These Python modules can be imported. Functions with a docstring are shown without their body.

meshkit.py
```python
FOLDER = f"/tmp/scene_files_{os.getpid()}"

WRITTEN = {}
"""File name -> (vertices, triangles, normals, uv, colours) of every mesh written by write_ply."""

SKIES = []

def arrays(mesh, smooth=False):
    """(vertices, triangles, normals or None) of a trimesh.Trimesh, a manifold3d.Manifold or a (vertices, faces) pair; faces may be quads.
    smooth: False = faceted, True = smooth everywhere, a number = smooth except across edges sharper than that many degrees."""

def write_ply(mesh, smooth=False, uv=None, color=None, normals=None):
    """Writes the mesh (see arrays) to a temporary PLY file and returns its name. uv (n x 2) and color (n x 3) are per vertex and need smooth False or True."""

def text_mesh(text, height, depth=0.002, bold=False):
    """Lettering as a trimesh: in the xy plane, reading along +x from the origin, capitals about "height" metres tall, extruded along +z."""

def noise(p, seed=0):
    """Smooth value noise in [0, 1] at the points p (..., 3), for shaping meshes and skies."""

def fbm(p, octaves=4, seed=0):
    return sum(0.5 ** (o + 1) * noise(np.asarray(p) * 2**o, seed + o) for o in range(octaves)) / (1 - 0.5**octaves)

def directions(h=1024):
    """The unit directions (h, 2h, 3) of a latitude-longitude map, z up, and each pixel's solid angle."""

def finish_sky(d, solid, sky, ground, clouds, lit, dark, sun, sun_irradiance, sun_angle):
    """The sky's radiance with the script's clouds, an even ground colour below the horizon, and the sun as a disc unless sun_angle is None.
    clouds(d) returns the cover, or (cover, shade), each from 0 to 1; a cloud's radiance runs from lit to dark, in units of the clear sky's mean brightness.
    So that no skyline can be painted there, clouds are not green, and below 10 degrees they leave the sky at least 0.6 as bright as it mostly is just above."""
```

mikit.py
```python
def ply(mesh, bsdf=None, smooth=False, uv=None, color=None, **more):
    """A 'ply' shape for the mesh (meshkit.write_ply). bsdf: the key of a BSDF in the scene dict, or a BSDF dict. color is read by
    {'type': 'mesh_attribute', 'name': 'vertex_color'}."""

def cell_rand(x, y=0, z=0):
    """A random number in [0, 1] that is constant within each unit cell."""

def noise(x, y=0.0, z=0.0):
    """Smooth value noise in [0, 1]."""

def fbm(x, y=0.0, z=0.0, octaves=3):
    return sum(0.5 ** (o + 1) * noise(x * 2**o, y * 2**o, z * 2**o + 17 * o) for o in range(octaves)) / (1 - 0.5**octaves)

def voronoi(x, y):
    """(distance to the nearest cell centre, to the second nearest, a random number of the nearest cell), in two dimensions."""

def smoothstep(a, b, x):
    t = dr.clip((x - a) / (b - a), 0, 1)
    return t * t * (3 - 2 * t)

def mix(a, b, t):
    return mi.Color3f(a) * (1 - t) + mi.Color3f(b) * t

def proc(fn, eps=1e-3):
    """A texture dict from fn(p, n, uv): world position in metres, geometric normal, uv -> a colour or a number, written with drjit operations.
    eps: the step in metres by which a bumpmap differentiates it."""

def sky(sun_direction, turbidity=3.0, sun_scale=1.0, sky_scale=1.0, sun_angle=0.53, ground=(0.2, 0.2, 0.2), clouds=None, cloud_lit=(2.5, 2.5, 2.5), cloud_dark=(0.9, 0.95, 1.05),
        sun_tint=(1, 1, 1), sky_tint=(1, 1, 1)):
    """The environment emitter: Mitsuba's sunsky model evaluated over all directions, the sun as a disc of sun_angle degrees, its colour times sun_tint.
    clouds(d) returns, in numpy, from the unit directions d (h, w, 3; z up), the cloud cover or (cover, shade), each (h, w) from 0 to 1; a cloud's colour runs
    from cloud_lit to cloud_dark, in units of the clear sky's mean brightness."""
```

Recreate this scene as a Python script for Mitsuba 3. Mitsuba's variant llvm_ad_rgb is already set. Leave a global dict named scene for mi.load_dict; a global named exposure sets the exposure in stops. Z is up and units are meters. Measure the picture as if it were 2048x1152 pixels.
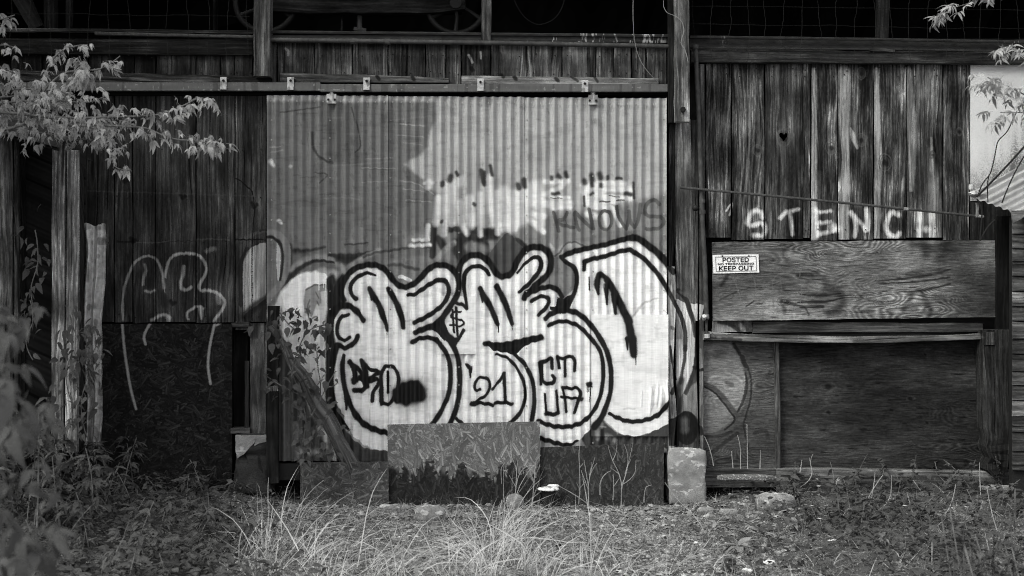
import math
import numpy as np
import trimesh
import drjit as dr
import mitsuba as mi
import mikit
import meshkit
from mikit import noise, fbm, cell_rand, smoothstep
from shapely.geometry import Polygon

T = mi.ScalarTransform4f
rng = np.random.default_rng(11)
scene, labels = {}, {}

# ------------------------------------------------------------------ camera, sky, exposure
D, F, EYE = 11.4, 2850.0, 1.7          # metres from the lens to the door; focal length in pixels of the 2048 px photograph; eye height
scene['camera'] = {'type': 'thinlens', 'fov': 2 * math.degrees(math.atan(1024 / F)), 'fov_axis': 'x', 'near_clip': 0.05, 'far_clip': 400.0,
                   'aperture_radius': 0.010, 'focus_distance': 11.3,
                   'to_world': T().look_at(origin=[0, -D, EYE], target=[0, 0, EYE], up=[0, 0, 1])}
scene['daylight'] = mikit.sky((-0.62, -0.50, 0.72), turbidity=3, sun_scale=0.30, sun_angle=28, clouds=lambda d: 1.0, ground=(0.08, 0.08, 0.08),
                              cloud_lit=(1.25, 1.25, 1.25), sun_tint=(0.74, 0.91, 1.18))
exposure = 3.5


def at(px, py, y=0.0):
    """The point of the plane at depth y that stands at this place of the photograph (in its 2048 px)."""
    k = (D + y) / F
    return np.array([(px - 1024) * k, y, EYE - (py - 576) * k])


# ------------------------------------------------------------------ bookkeeping
def numbered(base):
    if base not in scene and base not in labels:
        return base
    i = 1
    while f'{base}_{i:03d}' in scene or f'{base}_{i:03d}' in labels:
        i += 1
    return f'{base}_{i:03d}'


def thing(name, label, cat, group=None, kind=None):
    key = numbered(name)
    labels[key] = {'label': label, 'category': cat}
    if group:
        labels[key]['group'] = group
    if kind:
        labels[key]['kind'] = kind
    return key


def part(parent, name, mesh, bsdf, smooth=False, label=None, kind=None, uv=None, **more):
    key = numbered(f'{parent}__{name}')
    scene[key] = mikit.ply(mesh, bsdf, smooth=smooth, uv=uv, **more)
    if label or kind:
        labels[key] = {a: b for a, b in (('label', label), ('kind', kind)) if b}
    return key


def single(name, mesh, bsdf, label, cat=None, smooth=False, group=None, kind=None, uv=None):
    key = numbered(name)
    scene[key] = mikit.ply(mesh, bsdf, smooth=smooth, uv=uv)
    labels[key] = {a: b for a, b in (('label', label), ('category', cat), ('group', group), ('kind', kind)) if b}
    return key


# ------------------------------------------------------------------ paint and stains: vector strokes and fills on a wall, in metres
class Marks:
    """Brush strokes and filled outlines in wall coordinates (x, z), looked up through a coarse grid of cells."""

    def __init__(self, x0, x1, z0, z1, cell=0.1):
        self.b, self.cell, self.prims, self.ids = (x0, x1, z0, z1), cell, [], 0

    def stroke(self, pts, r, val, soft=0.3, op=1.0, smooth=True):
        p = np.asarray(pts, float)
        r = np.broadcast_to(np.asarray(r, float), (len(p),)) if np.ndim(r) == 0 else np.interp(np.linspace(0, 1, len(p)), np.linspace(0, 1, len(r)), r)
        if smooth and len(p) > 2:
            t = np.r_[0, np.cumsum(np.linalg.norm(np.diff(p, axis=0), axis=1))]
            from scipy.interpolate import PchipInterpolator
            n = max(len(p), min(3 * len(p), int(t[-1] / 0.02)))
            q = np.linspace(0, t[-1], n)
            m = np.gradient(p, t, axis=0)
            i = np.clip(np.searchsorted(t, q) - 1, 0, len(t) - 2)
            h = (t[i + 1] - t[i])[:, None]
            s = ((q - t[i])[:, None]) / h
            p2 = (2 * s**3 - 3 * s**2 + 1) * p[i] + (s**3 - 2 * s**2 + s) * h * m[i] + (-2 * s**3 + 3 * s**2) * p[i + 1] + (s**3 - s**2) * h * m[i + 1]
            r = np.interp(q, t, r)
            p = p2
        if len(p) == 1:
            p, r = np.vstack([p, p + 1e-4]), np.r_[r, r]
        self.ids += 1
        for a, b, ra, rb in zip(p[:-1], p[1:], r[:-1], r[1:]):
            self.prims.append((*a, *b, *a, ra, rb, soft * (ra + rb) / 2, val, op, self.ids))

    def fill(self, pts, val, soft=0.02, op=1.0):
        poly = Polygon(pts).buffer(0)
        self.ids += 1
        for g in getattr(poly, 'geoms', [poly]):
            v, f = trimesh.creation.triangulate_polygon(g, engine='earcut')
            for tri in np.asarray(v)[f]:
                self.prims.append((*tri[0], *tri[1], *tri[2], soft * .5, soft * .5, soft * .5, val, op, self.ids))

    def close(self):
        P = np.array(self.prims, np.float64)
        x0, x1, z0, z1 = self.b
        c = self.cell
        self.nx, self.nz = int((x1 - x0) / c) + 1, int((z1 - z0) / c) + 1
        xs, zs = P[:, [0, 2, 4]], P[:, [1, 3, 5]]
        e = np.maximum(P[:, 6], P[:, 7]) + P[:, 8] + 0.03
        lists = []
        for j in range(self.nz):
            for i in range(self.nx):
                hit = (xs.max(1) + e > x0 + i * c) & (xs.min(1) - e < x0 + (i + 1) * c) & (zs.max(1) + e > z0 + j * c) & (zs.min(1) - e < z0 + (j + 1) * c)
                lists.append(np.nonzero(hit)[0])
        self.start = mi.UInt32(np.cumsum([0] + [len(x) for x in lists]).astype(np.uint32))
        self.list = mi.UInt32(np.concatenate(lists).astype(np.uint32))
        self.cols = [mi.Float(np.ascontiguousarray(P[:, k], np.float32)) for k in range(11)]
        self.idc = mi.UInt32(P[:, 11].astype(np.uint32))
        dr.eval(self.start, self.list, self.cols, self.idc)

    def eval(self, x, z, base, bite=0.0):
        """base with the paint over it; bite (0 to 1) keeps the paint out of the grain."""
        x0, x1, z0, z1 = self.b
        ci, cj = mi.Int32(dr.floor((x - x0) / self.cell)), mi.Int32(dr.floor((z - z0) / self.cell))
        ok = (ci >= 0) & (ci < self.nx) & (cj >= 0) & (cj < self.nz)
        cell = mi.UInt32(dr.select(ok, cj * self.nx + ci, 0))
        i = dr.gather(mi.UInt32, self.start, cell)
        end = dr.select(ok, dr.gather(mi.UInt32, self.start, cell + 1), i)

        def seg(ax, az, bx, bz):
            dx, dz = bx - ax, bz - az
            t = dr.clip(((x - ax) * dx + (z - az) * dz) / dr.maximum(dx * dx + dz * dz, 1e-9), 0, 1)
            return dr.square(x - ax - t * dx) + dr.square(z - az - t * dz), t

        def put(col, cov, val):
            return col + (val - col) * dr.clip(cov - bite * (1 - .5 * cov), 0, 1)

        def cond(i, col, cid, cmax, cval):
            return i < end

        def body(i, col, cid, cmax, cval):
            k = dr.gather(mi.UInt32, self.list, i)
            ax, az, bx, bz, cx, cz, ra, rb, soft, val, op = [dr.gather(mi.Float, c, k) for c in self.cols]
            pid = dr.gather(mi.UInt32, self.idc, k)
            d0, t = seg(ax, az, bx, bz)
            d1, _ = seg(bx, bz, cx, cz)
            d2, _ = seg(cx, cz, ax, az)
            s0 = (bx - ax) * (z - az) - (bz - az) * (x - ax)
            s1 = (cx - bx) * (z - bz) - (cz - bz) * (x - bx)
            s2 = (ax - cx) * (z - cz) - (az - cz) * (x - cx)
            flat = (dr.abs(cx - ax) + dr.abs(cz - az)) < 1e-7
            inside = (((s0 >= 0) & (s1 >= 0) & (s2 >= 0)) | ((s0 <= 0) & (s1 <= 0) & (s2 <= 0))) & ~flat
            d = dr.select(inside, 0, dr.sqrt(dr.minimum(d0, dr.minimum(d1, d2))))
            r = ra + (rb - ra) * t
            cov = op * (1 - smoothstep(r - soft, r + soft, d))
            new = pid != cid
            col = dr.select(new, put(col, cmax, cval), col)
            cmax = dr.select(new, cov, dr.maximum(cmax, cov))
            return i + 1, col, pid, cmax, dr.select(new, val, cval)

        _, col, _, cmax, cval = dr.while_loop((i, mi.Float(base), mi.UInt32(0), mi.Float(0), mi.Float(base)), cond, body)
        return put(col, cmax, cval)


ZOOMS = dict(A=(640, 460, 5.01), B=(880, 460, 5.01), C=(1100, 460, 5.01), D=(640, 680, 5.01), E=(880, 680, 5.01), F=(1100, 680, 5.01), G=(820, 320, 5.01),
             H=(1060, 320, 5.01), I=(460, 440, 5.01), J=(460, 640, 5.01), K=(200, 460, 5.01), L=(1310, 480, 5.01), M=(1310, 680, 5.01), N=(1440, 360, 3.491), P=(0, 0, 1.0))


class Pen:
    """Draws on a wall at depth y with coordinates read off a detail of the photograph."""

    def __init__(self, marks, y):
        self.m, self.y = marks, y

    def pts(self, zoom, pts):
        ox, oy, s = ZOOMS[zoom]
        return [tuple(at(ox + a / s, oy + b / s, self.y)[[0, 2]]) for a, b in pts], (D + self.y) / F / s

    def s(self, zoom, pts, r, val=.012, soft=.22, op=1.0, smooth=True):
        p, k = self.pts(zoom, pts)
        self.m.stroke(p, np.asarray(r, float) * k, val, soft, op, smooth)

    def f(self, zoom, pts, val, soft=6, op=1.0):
        p, k = self.pts(zoom, pts)
        self.m.fill(p, val, soft * k, op)


door_marks = Marks(-2.05, 1.35, 0.2, 3.4)
wood_marks = Marks(-3.6, 3.9, 0.1, 3.9)
panel_marks = Marks(-3.5, 4.1, 0.1, 2.2)

# --- the door: old layers first, then the big letters
d = Pen(door_marks, 0.0)
BUFF, W, K = .125, .78, .010
d.f('P', [(530, 207), (640, 205), (700, 209), (780, 206), (866, 208), (867, 240), (853, 268), (851, 292), (838, 306), (815, 318), (803, 328), (820, 345), (845, 362), (868, 388), (874, 415),
          (868, 440), (860, 470), (850, 505), (760, 520), (690, 540), (640, 530), (530, 620)], BUFF, 9, .88)
d.f('P', [(600, 330), (700, 300), (790, 330), (760, 390), (690, 400), (650, 470), (610, 420)], .15, 14, .6)
d.f('P', [(650, 205), (720, 215), (720, 330), (655, 320)], .08, 8, .45)
for pts, r, v in (([(624, 265), (628, 300), (645, 318), (664, 326)], 2.5, .03), ([(703, 215), (716, 260), (717, 300), (711, 304)], 1.6, .03), ([(711, 220), (712, 300)], 1.5, .16), ([(627, 350), (650, 335), (700, 330), (790, 322)], 1.4, .18), ([(630, 345), (655, 350), (640, 365)], 1.5, .04),
                  ([(725, 336), (790, 337)], 1.0, .3), ([(730, 318), (785, 316)], 1.0, .25), ([(800, 248), (850, 252)], 1.2, .35), ([(796, 270), (848, 274)], 1.0, .28), ([(806, 285), (845, 290)], 1.0, .25), ([(790, 240), (862, 232)], 1.0, .2), ([(540, 295), (560, 293)], 1.2, .3), ([(541, 305), (566, 300)], 1.2, .25),
                  ([(800, 362), (830, 366), (868, 388)], 1.2, .3), ([(806, 378), (850, 382)], 1.0, .28), ([(812, 400), (862, 404)], 1.0, .3), ([(640, 398), (700, 396), (720, 400)], 1.5, .2), ([(735, 400), (790, 420)], 1.4, .12), ([(552, 410), (600, 402), (650, 408)], 2, .12), ([(580, 333), (582, 332)], 3, .4), ([(541, 322), (546, 330)], 4, .7), ([(557, 441), (562, 446)], 3, .75),
                  ([(610, 250), (612, 330)], 2.0, .17), ([(735, 215), (820, 222), (866, 214)], 1.6, .13), ([(560, 225), (640, 214)], 1.6, .05), ([(745, 260), (790, 258), (850, 262)], 1.4, .17), ([(724, 365), (775, 362)], 1, .25)):
    d.s('P', pts, r, v, .7, .8)
for _ in range(60):
    x_, y_ = 545 + 310 * ((_ * 0.618) % 1), 225 + 250 * ((_ * 0.3819 + .07 * _) % 1)
    d.s('P', [(x_, y_), (x_ + 14 + 30 * ((_ * .77) % 1), y_ + 1.5 * math.sin(_))], .9 + (_ % 3) * .5, (.17, .06, .2)[_ % 3], .9, .4)
d.f('P', [(868, 455), (990, 470), (1110, 435), (1225, 425), (1335, 395), (1337, 570), (1250, 520), (1130, 540), (980, 540), (860, 560), (690, 545), (690, 520), (800, 505)], .15, 20, .75)
d.f('I', [(1165, 240), (1215, 100), (1260, 60), (1340, 80), (1385, 235)], .19, 4, .8)
d.f('I', [(560, 140), (700, 90), (780, 100), (900, 90), (960, 180), (960, 265), (640, 280), (600, 210)], .17, 6, .8)
d.s('I', [(640, 300), (760, 305), (950, 272)], 14, .03, .8, .8)
d.s('I', [(1150, 245), (1250, 240), (1380, 228)], 9, .03, .8, .8)
d.s('I', [(600, 260), (605, 400), (575, 640), (510, 760)], 30, .03, .6, .9)
d.s('I', [(375, 128), (440, 130), (520, 170), (560, 240), (578, 330), (572, 450), (545, 560), (490, 660), (420, 740), (380, 800)], 32, .22, .25)
d.s('I', [(378, 165), (440, 180), (490, 220), (520, 300), (525, 450), (500, 600)], 15, .02, .5)
d.f('I', [(472, 225), (498, 300), (502, 420), (488, 610), (478, 600), (468, 400)], .62, 4)
d.s('I', [(610, 500), (700, 430), (800, 385), (900, 370), (1000, 385), (1090, 430), (1140, 520)], 28, .30, .8, .85)
d.s('I', [(600, 640), (640, 540), (720, 470), (820, 420), (900, 405), (1040, 430)], [34, 24, 18, 10], .025, .6, .95)
d.s('I', [(650, 310), (760, 315)], 30, .03, .9, .8)
d.s('I', [(990, 350), (1100, 365), (1250, 360), (1330, 345), (1450, 300)], [14, 30, 30, 18, 8], .025, .5, .9)
d.s('I', [(1080, 390), (1190, 410), (1240, 390)], 36, .02, .7, .9)
d.s('I', [(1190, 470), (1290, 410), (1400, 350), (1500, 300)], 26, .27, .6, .9)
d.s('I', [(1060, 600), (1120, 540)], 24, .25, .8, .7)
d.s('A', [(440, 270), (560, 225), (680, 210), (850, 182), (1000, 170), (1100, 172)], 13, .04, .6, .8)
d.s('A', [(690, 352), (800, 350), (880, 375), (985, 395)], 16, .05, .7, .8)
d.s('A', [(860, 110), (980, 70), (1090, 100)], 40, .30, .9, .5)
d.s('A', [(960, 120), (1100, 130)], 10, .05, .8, .7)
for p, r in (([(240, 660), (225, 960)], 34), ([(285, 790), (335, 870)], 40), ([(390, 700), (490, 690)], 30), ([(490, 780), (700, 760), (850, 745)], 58), ([(700, 780), (740, 850)], 45),
             ([(760, 860), (775, 950)], 30), ([(470, 800), (470, 1050)], 42), ([(640, 700), (850, 730)], 35), ([(1080, 800), (1170, 880)], 22), ([(540, 860), (560, 980)], 50)):
    d.s('G', p, r, .022, .45, .93)
d.s('G', [(600, 870), (740, 900)], 50, .20, .6, .9)
d.s('G', [(270, 1000), (350, 900), (440, 830)], 26, .30, .6, .9)
d.s('G', [(370, 770), (440, 760)], 30, .22, .8, .7)
d.s('G', [(420, 990), (460, 1050)], 34, .20, .8, .8)
d.f('B', [(470, 290), (520, 200), (580, 130), (640, 50), (690, 25), (720, 50), (760, 120), (840, 200), (760, 380), (700, 440), (600, 440), (520, 300)], .075, 4)
d.s('B', [(760, 90), (860, 190)], 18, .03, .7, .8)
d.f('B', [(1120, 250), (1240, 290), (1340, 360), (1375, 450), (1340, 580), (1240, 680), (1170, 620), (1100, 560), (1090, 420)], .19, 6)
d.s('B', [(1170, 240), (1240, 180), (1330, 150), (1420, 170)], 28, .36, .8, .8)
d.s('B', [(1150, 260), (1200, 230), (1230, 170), (1330, 118), (1440, 160)], 9, .06, .6, .8)
d.s('B', [(1100, 150), (1140, 190)], 16, .45, .8, .8)
rr = np.random.default_rng(3)
for p, r in (([(190, 215), (185, 270)], 28), ([(150, 230), (230, 225)], 16), ([(350, 240), (352, 500), (345, 750)], 26), ([(430, 220), (425, 640)], 28), ([(505, 190), (500, 240)], 30), ([(500, 420), (520, 640), (570, 735)], 26),
             ([(600, 380), (610, 660)], 34), ([(700, 340), (700, 600), (706, 755)], 24), ([(790, 170), (800, 400), (850, 640)], [28, 38, 30]), ([(950, 300), (960, 640)], 40), ([(1040, 330), (1030, 700)], 40),
             ([(860, 640), (1060, 660)], 26), ([(1110, 330), (1110, 620)], 50), ([(1190, 260), (1180, 520)], 40), ([(1260, 250), (1300, 420), (1300, 640)], 45), ([(1130, 390), (1400, 330)], 26), ([(280, 380), (260, 640)], 30),
             ([(870, 320), (880, 740)], 24), ([(930, 700), (1050, 690)], 24), ([(1200, 600), (1330, 710)], 30), ([(180, 660), (170, 800)], 22), ([(30, 800), (180, 800)], 16), ([(0, 860), (200, 850)], 18)):
    d.s('G', p, r, .66, .75, .86)
for p, r in (([(150, 215), (380, 210)], 26), ([(350, 215), (330, 260), (220, 300)], 22), ([(200, 375), (385, 378)], 18), ([(20, 430), (400, 440)], 34), ([(100, 400), (250, 480)], 30), ([(560, 290), (700, 250)], 44),
             ([(690, 230), (955, 240)], 26), ([(720, 290), (1020, 292)], 30), ([(720, 370), (1010, 385)], 26), ([(560, 425), (870, 420)], 24), ([(560, 420), (700, 330)], 40), ([(620, 470), (800, 475)], 26),
             ([(530, 290), (560, 430)], 26), ([(830, 480), (900, 660)], 20), ([(240, 470), (400, 470)], 24), ([(40, 620), (140, 720)], 20), ([(580, 540), (640, 560)], 34), ([(760, 560), (780, 640)], 30),
             ([(20, 540), (140, 560)], 30), ([(520, 250), (560, 270)], 24)):
    d.s('H', p, r, .68, .6, .9)
for p, r in (([(400, 200), (405, 165)], 30), ([(325, 250), (325, 230)], 24), ([(465, 125), (478, 150)], 20), ([(715, 110), (735, 220)], 26), ([(745, 120), (745, 250)], 18), ([(805, 60), (825, 150)], 18), ([(1085, 250), (1090, 280)], 28),
             ([(1142, 200), (1150, 265)], 28), ([(640, 440), (650, 450)], 20), ([(320, 610), (315, 620)], 16)):
    d.s('G', p, r, .02, .6, .92)
for p, r in (([(215, 175), (216, 190)], 22), ([(285, 160), (298, 175)], 26), ([(358, 130), (370, 170)], 22), ([(545, 210), (545, 235)], 26), ([(615, 155), (622, 200)], 28), ([(695, 140), (712, 180)], 28),
             ([(775, 165), (778, 185)], 18), ([(865, 182), (915, 188)], 14), ([(712, 245), (712, 265)], 20), ([(620, 235), (624, 260)], 20), ([(225, 338), (290, 335)], 16), ([(955, 335), (1012, 348)], 20),
             ([(540, 370), (545, 460)], 13), ([(1035, 230), (1042, 380)], 14), ([(630, 335), (610, 345)], 16), ([(210, 380), (320, 384)], 5), ([(700, 415), (800, 420)], 8), ([(790, 360), (900, 372)], 5), ([(870, 405), (940, 400)], 7)):
    d.s('H', p, r, .02, .7, .9)
# KNOWS
KN = .085
for p, r in (([(236, 522), (262, 620), (288, 715)], 17), ([(372, 532), (335, 590), (262, 612)], 18), ([(285, 640), (370, 662), (445, 680)], 17),
             ([(448, 535), (465, 640), (492, 702)], 17), ([(455, 525), (540, 615), (632, 692)], 18), ([(590, 490), (612, 590), (634, 690)], 18),
             ([(755 + 64 * math.sin(a), 603 - 96 * math.cos(a)) for a in np.linspace(0, 6.28, 15)], 16),
             ([(868, 465), (885, 560), (965, 690)], 18), ([(992, 515), (1003, 610), (1048, 672), (1090, 570), (1105, 445)], 18), ([(995, 590), (965, 680)], 18),
             ([(1298, 445), (1255, 402), (1195, 415), (1155, 480), (1160, 545), (1225, 568), (1310, 572), (1342, 615), (1310, 672), (1230, 692), (1165, 692)], 19)):
    d.s('H', p, r, KN, .22, .95)
d.s('H', [(352, 590), (368, 640)], 3, KN, .3)
# white fills
d.f('P', [(545, 640), (562, 585), (585, 560), (605, 547), (632, 544), (652, 552), (658, 565), (655, 660), (655, 860), (640, 930), (610, 925), (600, 800), (590, 720), (565, 660)], .60, 5)
d.f('I', [(565, 690), (620, 600), (720, 540), (850, 525), (960, 545), (992, 600), (985, 645), (880, 640), (760, 690), (745, 830), (750, 930), (700, 975), (560, 880), (515, 740)], W, 8)
d.f('I', [(760, 700), (830, 655), (960, 650), (965, 700), (900, 720), (910, 830), (870, 830), (850, 860), (820, 960), (750, 930), (745, 800)], .22, 14, .8)
for p in ([(760, 700), (830, 660), (960, 650)], [(800, 800), (770, 900), (790, 990)], [(830, 985), (870, 970), (880, 1000)], [(870, 815), (890, 850)], [(760, 930), (800, 860)], [(860, 730), (890, 780)]):
    d.s('I', p, 8, .08, .8, .8)
for x, y0, y1 in ((892, 640, 700), (935, 640, 680), (960, 640, 715), (978, 640, 700)):
    d.s('I', [(x, y0), (x, y1)], 4, W, .3)
d.f('P', [(530, 640), (548, 650), (566, 700), (592, 760), (612, 812), (640, 880), (662, 930), (530, 930)], .045, 12, .95)
d.s('P', [(570, 800), (572, 920)], 5, .12, .8, .7)
d.s('P', [(592, 850), (594, 915)], 4, .22, .8, .7)
d.s('P', [(600, 902), (640, 905)], 6, .35, .9, .6)
d.s('J', [(800, 60), (800, 420), (870, 700)], 60, .45, .9, .5)
# dark ground between the panels and behind the letters
d.s('I', [(1000, 600), (1010, 760), (1010, 1100)], 34, .018, .35)
d.s('D', [(100, 0), (95, 300), (100, 640), (150, 800), (230, 950), (330, 1060)], [42, 40, 36, 50, 50, 40], .018, .35)
d.s('A', [(230, 480), (180, 560), (170, 720), (120, 850), (95, 980), (110, 1150)], [40, 50, 55, 50, 40], .016, .45)
d.s('A', [(120, 480), (140, 520)], 34, .03, .7)
d.f('F', [(500, 780), (545, 830), (600, 890), (700, 950), (850, 975), (1000, 935), (1190, 830), (1195, 1070), (360, 1070), (320, 970), (430, 880)], .030, 20, .95)
d.f('D', [(330, 1000), (450, 1090), (690, 1120), (690, 1215), (180, 1215), (150, 1000), (240, 900)], .05, 14, .95)
d.s('F', [(470, 900), (480, 980)], 22, .30, .9, .8)
d.s('F', [(560, 960), (640, 1000)], 26, .25, .9, .7)
d.s('F', [(520, 850), (525, 1030)], 18, .015, .7)
for x in (620, 700, 760, 820, 880, 940, 1040, 1120):
    d.s('F', [(x, 985), (x + 4, 1060)], 14, .10, .9, .6)
A1 = [('A', [(225, 690), (215, 640), (240, 540), (300, 450), (380, 385), (500, 358), (610, 372), (700, 450), (780, 560), (850, 580), (930, 550), (1050, 450), (1150, 365), (1220, 352), (1290, 370), (1370, 470), (1390, 560), (1370, 660), (1300, 770), (1210, 880), (1280, 1060)]),
      ('D', [(1350, 150), (1390, 300), (1400, 480), (1380, 650), (1330, 860), (690, 860), (690, 1105), (560, 1095), (450, 1050), (340, 960), (250, 830), (180, 690), (135, 500), (135, 300), (150, 130)]),
      ('A', [(170, 1120), (140, 1000), (150, 900), (210, 800), (260, 760)])]


def outline(groups):
    out = []
    for z, pts in groups:
        ox, oy, s = ZOOMS[z]
        out += [(ox + a / s, oy + b / s) for a, b in pts]
    return out


d.f('P', outline(A1), W, 2)
d.f('P', outline([('B', [(190, 430), (215, 340), (290, 270), (360, 255), (460, 290), (520, 370), (590, 470), (690, 462), (750, 390), (800, 270), (880, 195), (950, 172), (1050, 190), (1110, 270), (1110, 380), (1060, 470), (960, 560), (1080, 570), (1160, 590), (1210, 680), (1250, 790)]),
                  ('C', [(300, 850), (400, 950), (480, 1050), (550, 1150)]), ('F', [(590, 150), (610, 300), (615, 430), (600, 560), (560, 680), (500, 800), (400, 885), (330, 965), (250, 1025), (150, 1045), (0, 1012), (-110, 960), (-110, 830)]),
                  ('E', [(120, 830), (190, 600), (210, 400), (190, 200), (150, 50)]), ('B', [(100, 1080), (40, 960), (50, 880), (120, 760), (190, 620)])]), W, 2)
d.f('P', outline([('C', [(110, 270), (170, 235), (350, 185), (530, 145), (700, 105), (830, 75), (900, 95), (980, 165), (1080, 245), (1200, 360)]),
                  ('F', [(1215, 600), (1215, 810), (1080, 885), (950, 935), (850, 960), (700, 930), (600, 850), (545, 790), (590, 700), (620, 560), (640, 430), (625, 300), (590, 150), (540, 60)]),
                  ('C', [(480, 1000), (400, 900), (300, 820), (190, 780), (250, 680), (280, 550), (280, 440), (240, 350), (170, 310)])]), W, 2)
# worn and dirty bits in the white
for _ in range(90):
    x, y = rr.uniform(690, 1330), rr.uniform(560, 860)
    d.s('P', [(x, y), (x + rr.uniform(-1, 1), y + rr.uniform(4, 26))], rr.uniform(1, 4), rr.uniform(.35, .6), .9, rr.uniform(.2, .5))
for _ in range(70):
    x, y = rr.uniform(690, 1330), rr.uniform(560, 860)
    d.s('P', [(x, y), (x + rr.uniform(6, 40), y + rr.uniform(-2, 2))], rr.uniform(.5, 2), rr.uniform(.3, .6), .9, rr.uniform(.2, .5))
d.s('C', [(800, 890), (860, 830), (920, 750), (1080, 680)], [8, 14, 8], .38, .6, .7)
d.s('A', [(800, 470), (860, 480), (905, 515)], 18, W, .3)
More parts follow.
